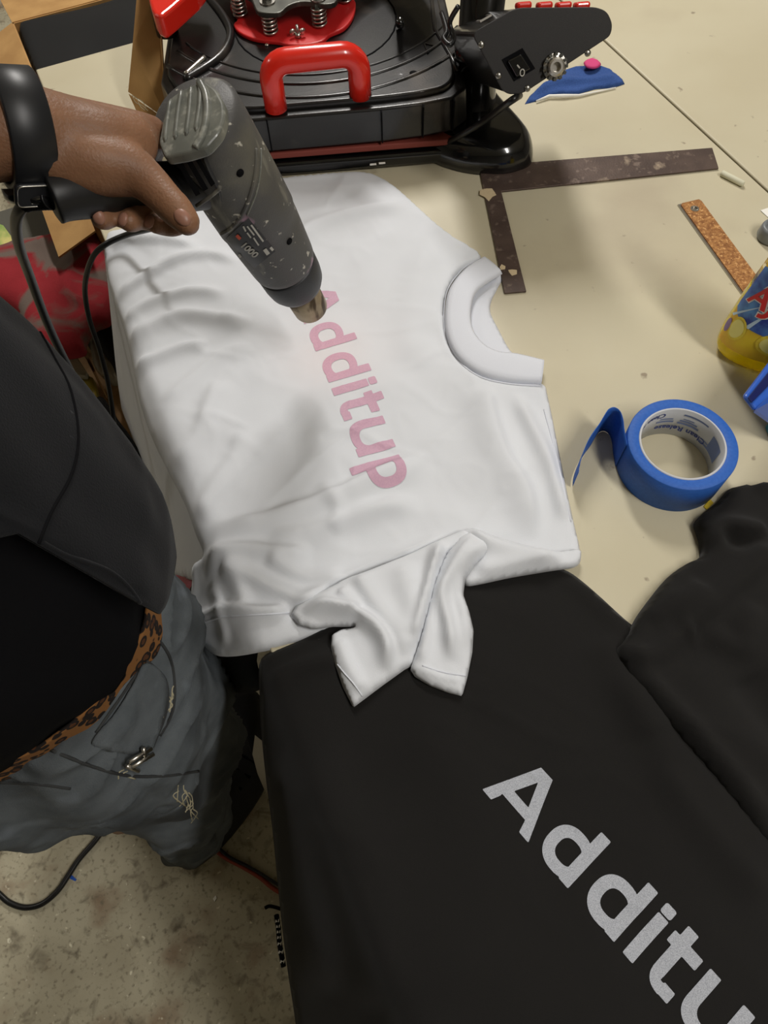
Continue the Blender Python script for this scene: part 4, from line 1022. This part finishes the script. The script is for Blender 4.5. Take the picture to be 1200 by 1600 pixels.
# thumbnail and the creases at the knuckle
tn_=on(pbv,294,342)
if tn_[0] is not None:
    p,nn=tn_; tdir=HP(292,347,1.124)-HP(262,315,1.130); tdir/=np.linalg.norm(tdir); s_=np.cross(nn,tdir); s_/=np.linalg.norm(s_)
for (a,b) in ((232,345),(190,342),(154,340)):
    h=on(pbv,a,b)
    if h[0] is not None:
        p,nn=h; e=np.array([0,0,1.])-nn*nn[2]; e/=np.linalg.norm(e); s_=np.cross(nn,e)
        G().ball(p-nn*.0012,.0052,12,(1,.85,.5),[e,s_,nn]).build('fingernail',MT['nail'],ps)
h=on(pbv,284,338)
if h[0] is not None:
    p,nn=h; tdir=HP(292,347,1.124)-HP(262,315,1.130); tdir-=nn*(tdir@nn); tdir/=np.linalg.norm(tdir); s_=np.cross(nn,tdir)
    G().ball(p-nn*.0016,.0068,14,(1,.75,.42),[tdir,s_,nn]).build('thumbnail',MT['nail'],ps)
# watch on the wrist
wax=(HP(60,205,1.166)-HP(-10,205,1.176)); wax/=np.linalg.norm(wax); wc=HP(30,203,1.171)
st_=G(); n=40; vv=CAMP-wc; wu=vv-wax*(vv@wax); wu/=np.linalg.norm(wu); wv=np.cross(wax,wu)
V=[]
for (t,r) in ((-.0135,.0300),(-.0135,.0335),(-.0125,.0345),(.0125,.0345),(.0135,.0335),(.0135,.0300)):
    for k in range(n):
        a=2*math.pi*k/n; V.append(wc+wax*t+(wu*math.cos(a)*.92+wv*math.sin(a)*1.06)*r)
F=[(i*n+k,i*n+(k+1)%n,((i+1)%6)*n+(k+1)%n,((i+1)%6)*n+k) for i in range(6) for k in range(n)]
wt=thing('wristwatch',wc,'black wristwatch with a plain wide strap on the wrist','watch')
mesh('strap',V,F,MT['strap'],wt)
q0=wc-wv*.037; 
if (W.T@(wc-wv*.03-CAMP))[1]<(W.T@(wc-CAMP))[1]: wv=-wv; q0=wc-wv*.037
g=G(); bk=rnd([(-.015,-.009),(.015,-.009),(.015,.009),(-.015,.009)],.005)
bx=q0+wu*.012
e_n=-wv*.6+wu*.8; e_n/=np.linalg.norm(e_n); e_t=np.cross(e_n,wax)
g.prism([bx+wax*a+e_t*b for a,b in bk],e_n*.003).build('buckle_keeper',MT['strap'],wt,smooth=False,bevel=.001)
G().tube([bx+wax*a*.9+e_t*b*.9+e_n*.003 for a,b in bk+[bk[0]]],.0005,6).build('buckle_frame',MT['steel'],wt)
c_=wc+wv*-.030+wu*.0
G().lathe(wc+wax*.001-wu*.004+wv*-.0345,-wv,[(0,.019),(.006,.0185),(.009,.016)],32).build('watch_case',MT['pblack2'],wt)
# clothing -------------------------------------------------------------
def torso(name,K,m,parent,lowfn=None,n=96,nz=60,wr_=0,seed=1,ztop=None):
    """K: list of (z,cx,cy,rx,ry); lower edge per angle from lowfn"""
    K=sorted(K); zs=[k[0] for k in K]
    def at(z): return [np.interp(z,zs,[k[i] for k in K]) for i in range(1,5)]
    V=[]
    zt=zs[-1]
    for i in range(nz+1):
        for k in range(n):
            a=2*math.pi*k/n; zl=zs[0] if lowfn is None else lowfn(a); z=zl+(zt-zl)*i/nz; cx,cy,rx,ry=at(z)
            dr_=wr_*noise.noise(Vector((math.cos(a)*2.2+seed,math.sin(a)*2.2,z*7)))+wr_*.4*noise.noise(Vector((math.cos(a)*6+seed,math.sin(a)*6,z*16)))
            V.append((cx+(rx+dr_)*math.cos(a),cy+(ry+dr_)*math.sin(a),z))
    F=[(i*n+k,i*n+(k+1)%n,(i+1)*n+(k+1)%n,(i+1)*n+k) for i in range(nz) for k in range(n)]
    return mesh(name,V,F,m,parent,solid=.0025,off=-1)
K_tee=[(.868,-.238,.356,.146,.146),(.92,-.238,.352,.155,.155),(1.0,-.250,.362,.168,.160),(1.1,-.270,.372,.165,.155),(1.2,-.30,.38,.165,.155),(1.32,-.33,.385,.165,.155),(1.42,-.34,.385,.10,.10)]
K_jk=[(.88,-.240,.345,.170,.172),(.95,-.245,.342,.186,.184),(1.0,-.250,.345,.192,.182),(1.05,-.256,.352,.190,.18),(1.12,-.268,.362,.186,.178),(1.2,-.29,.372,.184,.175),(1.32,-.325,.38,.185,.172),(1.42,-.34,.385,.115,.12),(1.46,-.34,.39,.075,.08)]
tee=torso('tee_shirt',K_tee,MT['tee'],ps,wr_=.010,seed=3)
# lower edge of the jacket from the photograph
tmp=torso('tmp',K_jk,MT['tee'],ps,wr_=0); tb=bvh_of(tmp)
hem=[(0,842),(40,846),(60,852),(90,870),(130,884),(165,897),(190,915),(212,940),(228,968),(243,962),(262,935),(274,900)]
hp_=[]
for p in spline([np.array(q,float) for q in hem],4):
    h=hit(tb,p[0],p[1])
    if h is not None:
        cx=np.interp(h[2],[k[0] for k in K_jk],[k[1] for k in K_jk]); cy=np.interp(h[2],[k[0] for k in K_jk],[k[2] for k in K_jk])
        hp_.append((math.atan2(h[1]-cy,h[0]-cx)%(2*math.pi),h[2]))
bpy.data.objects.remove(tmp)
hp_.sort(); 
# angles run anticlockwise; unwrap them around the viewer's side
hp2=sorted([((a+math.pi)%(2*math.pi),z) for a,z in hp_]); ha=[a for a,_ in hp2]; hz_=[z for _,z in hp2]
def LOW(a):
    b=(a+math.pi)%(2*math.pi)
    if b<ha[0]: return float(np.interp(b,[0,ha[0]-1.2,ha[0]-.8,ha[0]],[.92,.94,hz_[0]+.01,hz_[0]]))
    return float(np.interp(b,ha+[ha[-1]+.25,6.4],hz_+[.885,.885]))
def low(a):
    return LOW(a)
jk=torso('jacket',K_jk,MT['jacket'],ps,lowfn=low,n=140,nz=70,wr_=.007,seed=9)
jb=bvh_of(jk)
def seamtube(q,bv,r,name,m,parent):
    pts=[on(bv,*p) for p in spline([np.array(p,float) for p in q],6)]; pts=[p[0] for p in pts if p[0] is not None]
    return G().tube(pts,r,8).build(name,m,parent) if len(pts)>3 else None
seamtube([(60,515),(85,560),(110,610),(122,680),(112,740),(80,800),(60,850)],jb,.0012,'front_edge_seam',MT['tee'],jk)
seamtube([(64,846),(100,866),(135,878),(170,892),(196,912),(216,938),(230,962)],jb,.0016,'hem_seam',MT['jacket'],jk)
# sleeve of the jacket to above the elbow and forearm
G().tube(spline([np.array([-.36,.38,1.37]),sh_R,np.array([-.275,.455,1.30]),elb+np.array([-.005,0,0]),np.array([-.24,.495,1.19]),np.array([-.19,.50,1.19])],6),[.085]*4+[.075]*6+[.066]*6+[.06]*15,20).build('jacket_sleeve',MT['jacket'],jk) if False else None
def sleeve_(pts,rr,nm):
    q=spline([np.r_[p,r] for p,r in zip(pts,rr)],6); return G().tube([a[:3] for a in q],[a[3] for a in q],24,cap=False).build(nm,MT['jacket'],ps,solid=.002)
sleeve_([(-.36,.38,1.37),(-.27,.42,1.40),(-.275,.455,1.30),(-.30,.48,1.19),(-.24,.495,1.185),(-.19,.50,1.185)],[.08,.072,.066,.060,.052,.047],'jacket_sleeve')
sleeve_([(-.36,.37,1.37),(-.44,.27,1.385),(-.50,.21,1.28),(-.52,.18,1.09),(-.47,.215,.97),(-.44,.24,.91)],[.08,.070,.064,.056,.048,.040],'jacket_sleeve')
# underwear band
K_b=[(.838,-.238,.358,.154,.151),(.856,-.238,.358,.152,.1495),(.885,-.238,.356,.150,.149)]
torso('patterned_waistband',K_b,MT['leopard'],ps,nz=14,wr_=.004,seed=5)
# jeans: seat plus two legs, united
def ringpts(c,rx,ry,n=56,seed=0,am=.0):
    return [np.array([c[0]+(rx+am*noise.noise(Vector((math.cos(2*math.pi*k/n)*2+seed,math.sin(2*math.pi*k/n)*2,c[2]*9))))*math.cos(2*math.pi*k/n),c[1]+(ry+am*noise.noise(Vector((math.cos(2*math.pi*k/n)*2+seed,math.sin(2*math.pi*k/n)*2,c[2]*9+3))))*math.sin(2*math.pi*k/n),c[2]]) for k in range(n)]
def legloft(g,K,seed,am):
    K=sorted(K,reverse=True); zs=[k[0] for k in K][::-1]; n=56; V=[]; N=70
    for i in range(N+1):
        z=K[0][0]+(K[-1][0]-K[0][0])*i/N; f=[np.interp(z,zs,[k[j] for k in K][::-1]) for j in range(1,5)]
        V+=ringpts((f[0],f[1],z),f[2],f[3],n,seed,am)
    F=[(i*n+k,i*n+(k+1)%n,(i+1)*n+(k+1)%n,(i+1)*n+k) for i in range(N) for k in range(n)]+[tuple(range(n))[::-1],tuple(N*n+k for k in range(n))]
    g.add(V,F)
g=G()
legloft(g,[(.855,-.238,.360,.156,.152),(.80,-.246,.335,.158,.154),(.74,-.25,.320,.155,.153),(.68,-.25,.305,.14,.137),(.62,-.25,.32,.09,.09)],3,.02)
legloft(g,[(.76,-.205,.30,.105,.115),(.66,-.205,.285,.105,.11),(.55,-.215,.275,.095,.10),(.45,-.23,.270,.085,.09),(.30,-.262,.262,.075,.078),(.15,-.290,.250,.066,.068),(.10,-.300,.245,.064,.066)],6,.028)
legloft(g,[(.76,-.31,.34,.10,.11),(.60,-.34,.335,.095,.10),(.45,-.37,.36,.085,.09),(.25,-.40,.40,.075,.078),(.05,-.42,.43,.065,.066)],8,.025)
jn=g.build('jeans',MT['jeans'],ps)
rm=jn.modifiers.new('r','REMESH'); rm.mode='VOXEL'; rm.voxel_size=.0045; rm.use_smooth_shade=True
sm=jn.modifiers.new('s','SMOOTH'); sm.factor=.5; sm.iterations=8
dg=bpy.context.evaluated_depsgraph_get(); dg.update()
nm_=bpy.data.meshes.new_from_object(jn.evaluated_get(dg)); jn.modifiers.clear(); jn.data=nm_
def creases(o,amp,scl,seed,st=(1,1,2.2)):
    o.data.update(); co=np.array([tuple(v.co) for v in o.data.vertices]); no=[Vector(v.normal) for v in o.data.vertices]
    for i,v in enumerate(o.data.vertices):
        p=Vector((co[i][0]*scl*st[0]+seed,co[i][1]*scl*st[1],co[i][2]*scl*st[2])); q=p+Vector((noise.noise(p*.6),noise.noise(p*.6+Vector((5,5,5))),noise.noise(p*.6+Vector((9,1,3)))))*.8
        r=(1-min(1,abs(noise.noise(q))*3))**2*max(0,.3+noise.noise(p*.5+Vector((2,2,2))))*2+noise.noise(p*.7)*.8
        v.co=Vector(co[i])+no[i]*amp*r
    o.data.update()
creases(jn,.0065,11,4.0)
for p in nm_.polygons: p.use_smooth=True
jbv=bvh_of(jn)
def patch_on(name,px,bv,out,m,parent,step=7,solid=.0015):
    """a flat cloth piece sewn onto the surface"""
    O=resample(spline([np.array(p,float) for p in px],5,True),step,True); lo=O.min(0);hi=O.max(0)
    gx,gy=np.meshgrid(np.arange(lo[0],hi[0],step),np.arange(lo[1],hi[1],step)); gx=gx.ravel();gy=gy.ravel(); k=in_poly(gx,gy,O); gx=gx[k];gy=gy[k]
    d,_,_=seg_dist(gx,gy,O,True); gx=gx[d>step*.5]; gy=gy[d>step*.5]
    r=delaunay_2d_cdt([Vector(p) for p in O]+[Vector((a,b)) for a,b in zip(gx,gy)],[],[list(range(len(O)))],1,1e-5)
    V=[]; ok=[]
    for v in r[0]:
        p,nn=on(bv,v[0],v[1]); ok.append(p is not None)
        if p is None: V.append(np.zeros(3)); continue
        if nn@(CAMP-p)<0: nn=-nn
        V.append(p+nn*out)
    F=[f for f in r[2] if all(ok[i] for i in f)]
    if not F: return None
    keep=sorted({i for f in F for i in f}); mp={i:j for j,i in enumerate(keep)}
    return mesh(name,[V[i] for i in keep],[[mp[i] for i in f] for f in F],m,parent,solid=solid)
pkf=patch_on('back_pocket',[(226,1035),(255,1060),(256,1100),(240,1160),(232,1172),(195,1175),(150,1165),(145,1155),(180,1110),(205,1070)],jbv,.004,MT['jeans'],jn,solid=.003)
if pkf: tag(pkf,'grey-blue pocket with worn edges')
for i,q in enumerate(([(228,1032),(258,1062),(260,1110),(238,1168)],[(222,1040),(195,1080),(150,1145)],[(235,985),(262,1020),(272,1060),(270,1110),(250,1150)],[(80,1172),(140,1196),(200,1212),(260,1212),(310,1205)],[(0,1222),(60,1225),(110,1232)])):
    seamtube(q,jbv,.0015,'stitched_seam',MT['jeansdark'] if i>2 else MT['jeansdark'],jn)
# clip of metal hardware at the pocket
cl=thing('belt_clip',hit(jbv,205,1172) if hit(jbv,205,1172) is not None else P(205,1172,.75),'small silver metal clip hooked on the jeans pocket','clip')
for (a,b) in (((190,1182),(225,1162)),((193,1190),(228,1170)),((212,1160),(216,1178)),((186,1188),(205,1196))):
    p,_1=on(jbv,*a); q,_2=on(jbv,*b)
    if p is not None and q is not None:
        if _1@(CAMP-p)<0: _1=-_1
        G().tube([p+_1*.010,q+_1*.010],.0022,8).build('clip_bar',MT['steel'],cl)
# frayed threads of the torn denim
for k in range(22):
    a=random.choice([(262,1085),(255,1105),(268,1062),(295,1245),(300,1255),(285,1235),(200,1200),(258,1120)]); x,y=a[0]+random.uniform(-8,8),a[1]+random.uniform(-10,10)
    q=[(x,y),(x+random.uniform(-9,9),y+random.uniform(4,12)),(x+random.uniform(-14,12),y+random.uniform(12,26))]
    seamtube(q,jbv,.0007,'loose_thread',MT['thread'],jn)
# shoes
def shoe(c,ang,nm):
    d=np.array([math.cos(ang),math.sin(ang),0]); s=np.array([-d[1],d[0],0]); g=G(); n=32; V=[]
    K=[(0,.0,1,1),(.012,.004,1.03,1),(.03,.0,.98,.97),(.055,-.01,.86,.85),(.08,-.04,.55,.7),(.10,-.055,.40,.6)]
    for (z,sh_,kx,ky) in K:
        for k in range(n):
            a=2*math.pi*k/n; V.append(np.array([c[0],c[1],z+.002])+d*(sh_+.145*kx*math.cos(a))+s*(.050*ky*math.sin(a)*(1+.15*math.cos(a))))
    F=[(i*n+k,i*n+(k+1)%n,(i+1)*n+(k+1)%n,(i+1)*n+k) for i in range(5) for k in range(n)]+[tuple(range(n))[::-1],tuple(5*n+k for k in range(n))]
    sh_=mesh(nm,V,F,MT['shoe'],ps)
    for t in (.02,.045,.07):
        G().tube([np.array([c[0],c[1],.085-t*.3])+d*t-s*.03+d*.0,np.array([c[0],c[1],.092-t*.3])+d*t,np.array([c[0],c[1],.085-t*.3])+d*t+s*.03],.003,6).build('shoelace',MT['tee'],sh_)
shoe((-.235,.275),R(35),'shoe'); shoe((-.36,.46),R(30),'shoe')

# ================================================================== BEHIND AND BESIDE THE TABLE
# open cardboard box standing on the floor behind the table corner
cx0,cx1,cy0,cy1,cz=-.052,.36,1.335,2.07,.5
bx_=thing('cardboard_box',((cx0+cx1)/2,(cy0+cy1)/2,0),'large open cardboard box with black cloth inside, behind the table corner','box')
for (c,hx,hy) in ((((cx0+cx1)/2,cy0),(cx1-cx0)/2,.003),(((cx0+cx1)/2,cy1),(cx1-cx0)/2,.003),((cx0,(cy0+cy1)/2),.003,(cy1-cy0)/2),((cx1,(cy0+cy1)/2),.003,(cy1-cy0)/2)):
    G().box((c[0],c[1],cz/2+.002),hx,hy,cz/2,None).build('side_panel',MT['card'],bx_,smooth=False)
G().box(((cx0+cx1)/2,(cy0+cy1)/2,.006),(cx1-cx0)/2,(cy1-cy0)/2,.003).build('bottom_panel',MT['card'],bx_,smooth=False)
def flap(a,b,c,d,nm='flap'): G().prism([np.array(v,float) for v in (a,b,c,d)],(0,0,.004)).build(nm,MT['card'],bx_,smooth=False)
flap((cx0,cy1,cz),(cx1,cy1,cz),(cx1+.02,cy1+.42,cz-.05),(cx0-.02,cy1+.42,cz-.05))
flap((cx0,cy0-.07,cz),(cx0,cy1,cz),(cx0-.085,cy1,cz-.03),(cx0-.085,cy0-.07,cz-.03))
bkc=sheet('black_cloth',[(cx0+.004,cy0+.004),(cx1-.004,cy0+.004),(cx1-.004,cy1-.004),(cx0+.004,cy1-.004)],lambda x,y:np.full(len(x),.482),MT['black'],None,step=.014,thick=.02,edge=.012,waves=[(.03,5,2.2),(.04,9,4.4,30,2)],world=True,closed_spline=False)
tag(bkc,'black cloth heaped inside the large cardboard box','cloth')
rdc=sheet('dark_red_cloth',[(cx0+.22,cy0+.2),(cx0+.34,cy0+.22),(cx0+.32,cy0+.34),(cx0+.2,cy0+.30)],lambda x,y:np.full(len(x),.50),MT['redcloth'],None,step=.012,thick=.03,edge=.03,waves=[(.02,20,2)],world=True)
tag(rdc,'dark red cloth scrap on the black cloth in the cardboard box','cloth')
# cardboard sheet standing between the box and the press, folded foot
cs_=thing('cardboard_sheet',P(235,170,T),'loose piece of folded tan cardboard standing at the table corner beside the heat press','cardboard')
def quad3(pts,th,nm,m,parent): 
    pts=[np.array(p,float) for p in pts]; n_=np.cross(pts[1]-pts[0],pts[2]-pts[0]); n_/=np.linalg.norm(n_)
    return G().prism(pts,n_*th).build(nm,m,parent,smooth=False)
quad3([P(202,143,T+.028),P(262,186,T+.004),P(254,60,T+.10),P(246,-10,T+.14),P(216,-10,T+.14),P(209,70,T+.09)],.003,'upright_panel',MT['card'],cs_)
quad3([P(202,147,T+.026),P(219,184,T+.002),P(262,189,T+.002)],.002,'folded_foot',MT['card'],cs_)
for q in ([(207,150),(212,160),(222,165),(231,173)],[(210,152),(222,158),(228,168)],[(206,149),(214,154),(219,166),(226,172)]):
    G().tube(spline([P(a,b,T+.03) for a,b in q],5),.0005,5).build('frayed_fibre',MT['thread'],cs_)
# low crate below the table edge carrying the red cloth
crt=thing('grey_bin',P(60,420,.2),'dark grey plastic bin under the red camouflage cloth','bin')
x0,y0_=P(20,400,.33)[:2]
G().box((-.24,1.45,.17),.15,.16,.17).build('bin_body',mat('grey_bin_plastic',(74,72,66),.6),crt,smooth=False,bevel=.01)
G().box((-.24,1.45,.35),.16,.17,.010).build('bin_lid',mat('grey_bin_lid',(86,84,76),.6),crt,smooth=False,bevel=.005)
zr_=.40
def rbase(x,y): return np.full(len(x),zr_)
red=sheet('camouflage_cloth',[(-60,392),(0,393),(30,382),(62,378),(100,372),(150,360),(165,380),(180,420),(186,470),(176,505),(170,512),(150,520),(137,540),(135,556),(110,562),(75,566),(52,540),(38,515),(20,490),(-40,470)],rbase,MT['redcloth'],None,step=.010,thick=.035,edge=.035,waves=[(.02,8,2.2),(.02,12,4.4,30,2.2)],solid=.002)
tag(red,'red and grey camouflage cloth draped left of the white shirt','cloth')
gp_=thing('painted_paper',P(15,380,.37),'yellow and green painted paper edge at the left border of the photo','paper')
quad3([P(-30,340,.38),P(5,352,.38),P(40,400,.37),P(-10,420,.37)],.001,'sheet',mat('yellow_green_paper',(206,196,120),.7,col2=(120,160,80),nscale=25),gp_)
# timber, film and odds and ends lower down
wpk=thing('wooden_pallet',P(150,600,.0),'raw wooden pallet planks with clear film, left of the hanging white shirt','pallet')
quad3([P(108,560,.27),P(128,548,.27),P(200,690,.27),P(182,740,.27)],.018,'plank',MT['wood'],wpk)
quad3([P(40,575,.25),P(92,566,.25),P(108,590,.25),P(80,640,.25)],.018,'plank',MT['wood'],wpk)
quad3([P(134,548,.265),P(164,562,.265),P(215,670,.265),P(205,700,.265)],.018,'plank',MT['wood'],wpk)
for a in ((118,560),(170,650)):
    q=P(*a,.25); G().box((q[0],q[1],.125),.03,.05,.12).build('support_block',MT['wood'],wpk,smooth=False)
fl_=sheet('crumpled_film',[(142,530),(160,525),(178,548),(188,590),(180,604),(160,590),(146,570)],lambda x,y:np.full(len(x),.295),MT['film'],None,step=.006,thick=.02,edge=.02,waves=[(.02,40,2),(.02,50,4.4,30,1.5)]); tag(fl_,'crumpled clear plastic film beside the wooden planks','plastic film')
bkb=sheet('black_fabric_bundle',[(150,515),(178,505),(195,560),(190,600),(176,570),(158,545)],lambda x,y:np.full(len(x),.32),MT['black'],None,step=.008,thick=.02,edge=.02,waves=[(.01,20,3)]); tag(bkb,'black fabric bundle under the red camouflage cloth','cloth')
ol=G().prism([P(a,b,.29) for a,b in ((103,594),(118,586),(152,602),(160,632),(146,640),(108,620))],(0,0,.03)).build('olive_packet',MT['olive'],None,smooth=False,bevel=.006); tag(ol,'olive yellow plastic packet on the pallet behind the cable','packet')
wpp=G().prism([P(a,b,.325) for a,b in ((110,562),(122,560),(140,588),(138,594),(122,592),(116,580))],(0,0,.012)).build('white_packet',MT['film'],None,smooth=False,bevel=.003); tag(wpp,'translucent white packet lying on the olive packet','packet')
bkd=sheet('dark_bundle',[(140,632),(160,620),(180,650),(215,700),(230,760),(200,760),(170,690)],lambda x,y:np.full(len(x),.295),MT['black'],None,step=.01,thick=.02,edge=.02,waves=[(.01,20,3)]); tag(bkd,'black bundle between the jacket and the hanging white shirt','cloth')
lp_=thing('pink_packet',P(278,925,.30),'pink and brown plastic packet on the pale board below the table edge','packet')
quad3([P(262,918,.31),P(275,898,.31),P(300,905,.31),P(296,945,.30),P(280,953,.30),P(263,942,.30)],.02,'pouch',MT['lilac'],lp_)
brd=G().prism([P(a,b,.27) for a,b in ((252,950),(300,940),(330,1085),(300,1075),(250,990))],(0,0,.02)).build('pale_board',mat('pale_board',(184,178,160),.7),None,smooth=False,bevel=.003); tag(brd,'pale grey board below the table between the jeans and the hanging cloth','board')
# ------------------------------------------------------------------ on the floor
fc=G().tube(spline([P(225,1210,.006),P(190,1250,.006),P(172,1280,.006),P(150,1312,.006),P(124,1342,.006),P(108,1366,.006),P(90,1392,.006),P(66,1412,.006),P(40,1418,.006),P(16,1411,.006),P(0,1398,.006),P(-30,1370,.006)],8),.0052,12).build('floor_cord',MT['cord']); tag(fc,'thick black cord looping across the bare concrete floor','cord')
oc=G().tube(spline([P(310,1300,.006),P(330,1322,.006),P(352,1340,.006),P(380,1355,.006),P(405,1370,.006),P(430,1390,.006),P(470,1410,.006)],8),.0040,10).build('extension_cord',mat('dull_orange_cord',(150,62,40),.5)); tag(oc,'thin orange cord on the shaded floor beside the black shirt','cord')
bc_=G().tube(spline([P(318,1302,.014),P(338,1322,.012),P(360,1340,.012),P(388,1354,.012),P(412,1368,.010),P(450,1392,.008)],8),.0030,10).build('slim_black_cord',MT['cord']); tag(bc_,'slim black cord running over the orange cord on the floor','cord')
op=thing('orange_plug',P(3,1275,0),'orange extension plug on the floor at the left border','plug')
G().tube([P(14,1238,.012),P(12,1262,.012)],.006,12).build('plug_cord',MT['orange'],op)
G().tube([P(12,1262,.013),P(10,1272,.013),P(5,1290,.013),P(2,1306,.013)],[.007,.012,.012,.009],16).build('plug_body',MT['orange'],op)
G().tube([P(2,1306,.013),P(-4,1330,.013)],.006,10).build('socket_end',MT['cord'],op)
def scrap(nm,px,m,label,h=.0015):
    o=G().prism([P(a,b,.0006) for a,b in px],(0,0,h)).build(nm,m,None,smooth=False); return tag(o,label,'scrap')
scrap('pink_scrap',[(127,1268),(132,1263),(141,1262),(149,1264),(147,1271),(140,1278),(134,1277),(129,1273)],mat('pale_pink_paper',(214,186,184),.8),'pale pink paper scrap on the concrete floor under the jeans')
scrap('blue_scrap',[(107,1369),(111,1366),(120,1374),(118,1377),(110,1373)],MT['blueplastic'],'tiny blue scrap beside the black floor cord')
scrap('dark_thread',[(66,1281),(68,1281),(69,1287),(73,1288),(72,1290),(67,1289)],MT['black'],'tiny dark thread curl on the concrete floor')
scrap('cream_scrap',[(333,1404),(337,1399),(339,1403),(335,1409)],MT['paper'],'tiny cream scrap on the shaded floor left of the black shirt')
# black strap and bag beside the shoe
bg=thing('black_bag',P(380,1130,.02),'black bag with a strap on the floor below the table edge','bag')
sheet('bag_body',[(358,1085),(400,1080),(410,1110),(408,1160),(400,1200),(396,1185),(382,1150),(366,1120)],lambda x,y:np.full(len(x),.10),MT['black'],bg,step=.008,thick=.05,edge=.03,waves=[(.02,20,3)])
G().tube(spline([P(384,1215,.04),P(376,1212,.05),P(378,1206,.055),P(386,1207,.05),P(390,1216,.04),P(388,1230,.02)],6),.003,8).build('strap_loop',MT['cord'],bg)
G().tube(spline([P(388,1100,.14),P(392,1140,.12),P(402,1180,.1),P(414,1215,.08)],6),.006,8).build('strap',MT['black'],bg)
fb=G().prism([P(a,b,.14) for a,b in ((400,1150),(412,1160),(426,1262),(404,1210),(396,1180))],(0,0,.01)).build('cream_board',mat('cream_board',(176,168,146),.7),None,smooth=False); tag(fb,'narrow cream board leaning beside the edge of the black shirt','board')
# striped rope end
rp_=thing('striped_rope',P(438,1475,.05),'black and white striped rope end peeking from under the black shirt','rope')
pts=spline([P(432,1430,.06),P(435,1450,.05),P(437,1475,.04),P(443,1510,.03)],8)
G().tube(pts,.0045,10).build('rope_core',MT['tee'],rp_)
for k in range(7):
    i=3+k*3; 
    if i+1<len(pts): G().tube([pts[i]-np.array([.003,0,0]),pts[i+1]+np.array([.003,0,0])],.0046,8).build('white_stripe',MT['paper'],rp_)
G().tube(spline([P(414,1419,.03),P(420,1416,.03),P(428,1417,.03),P(438,1420,.04)],5),.003,8).build('lace_end',MT['tee'],rp_)
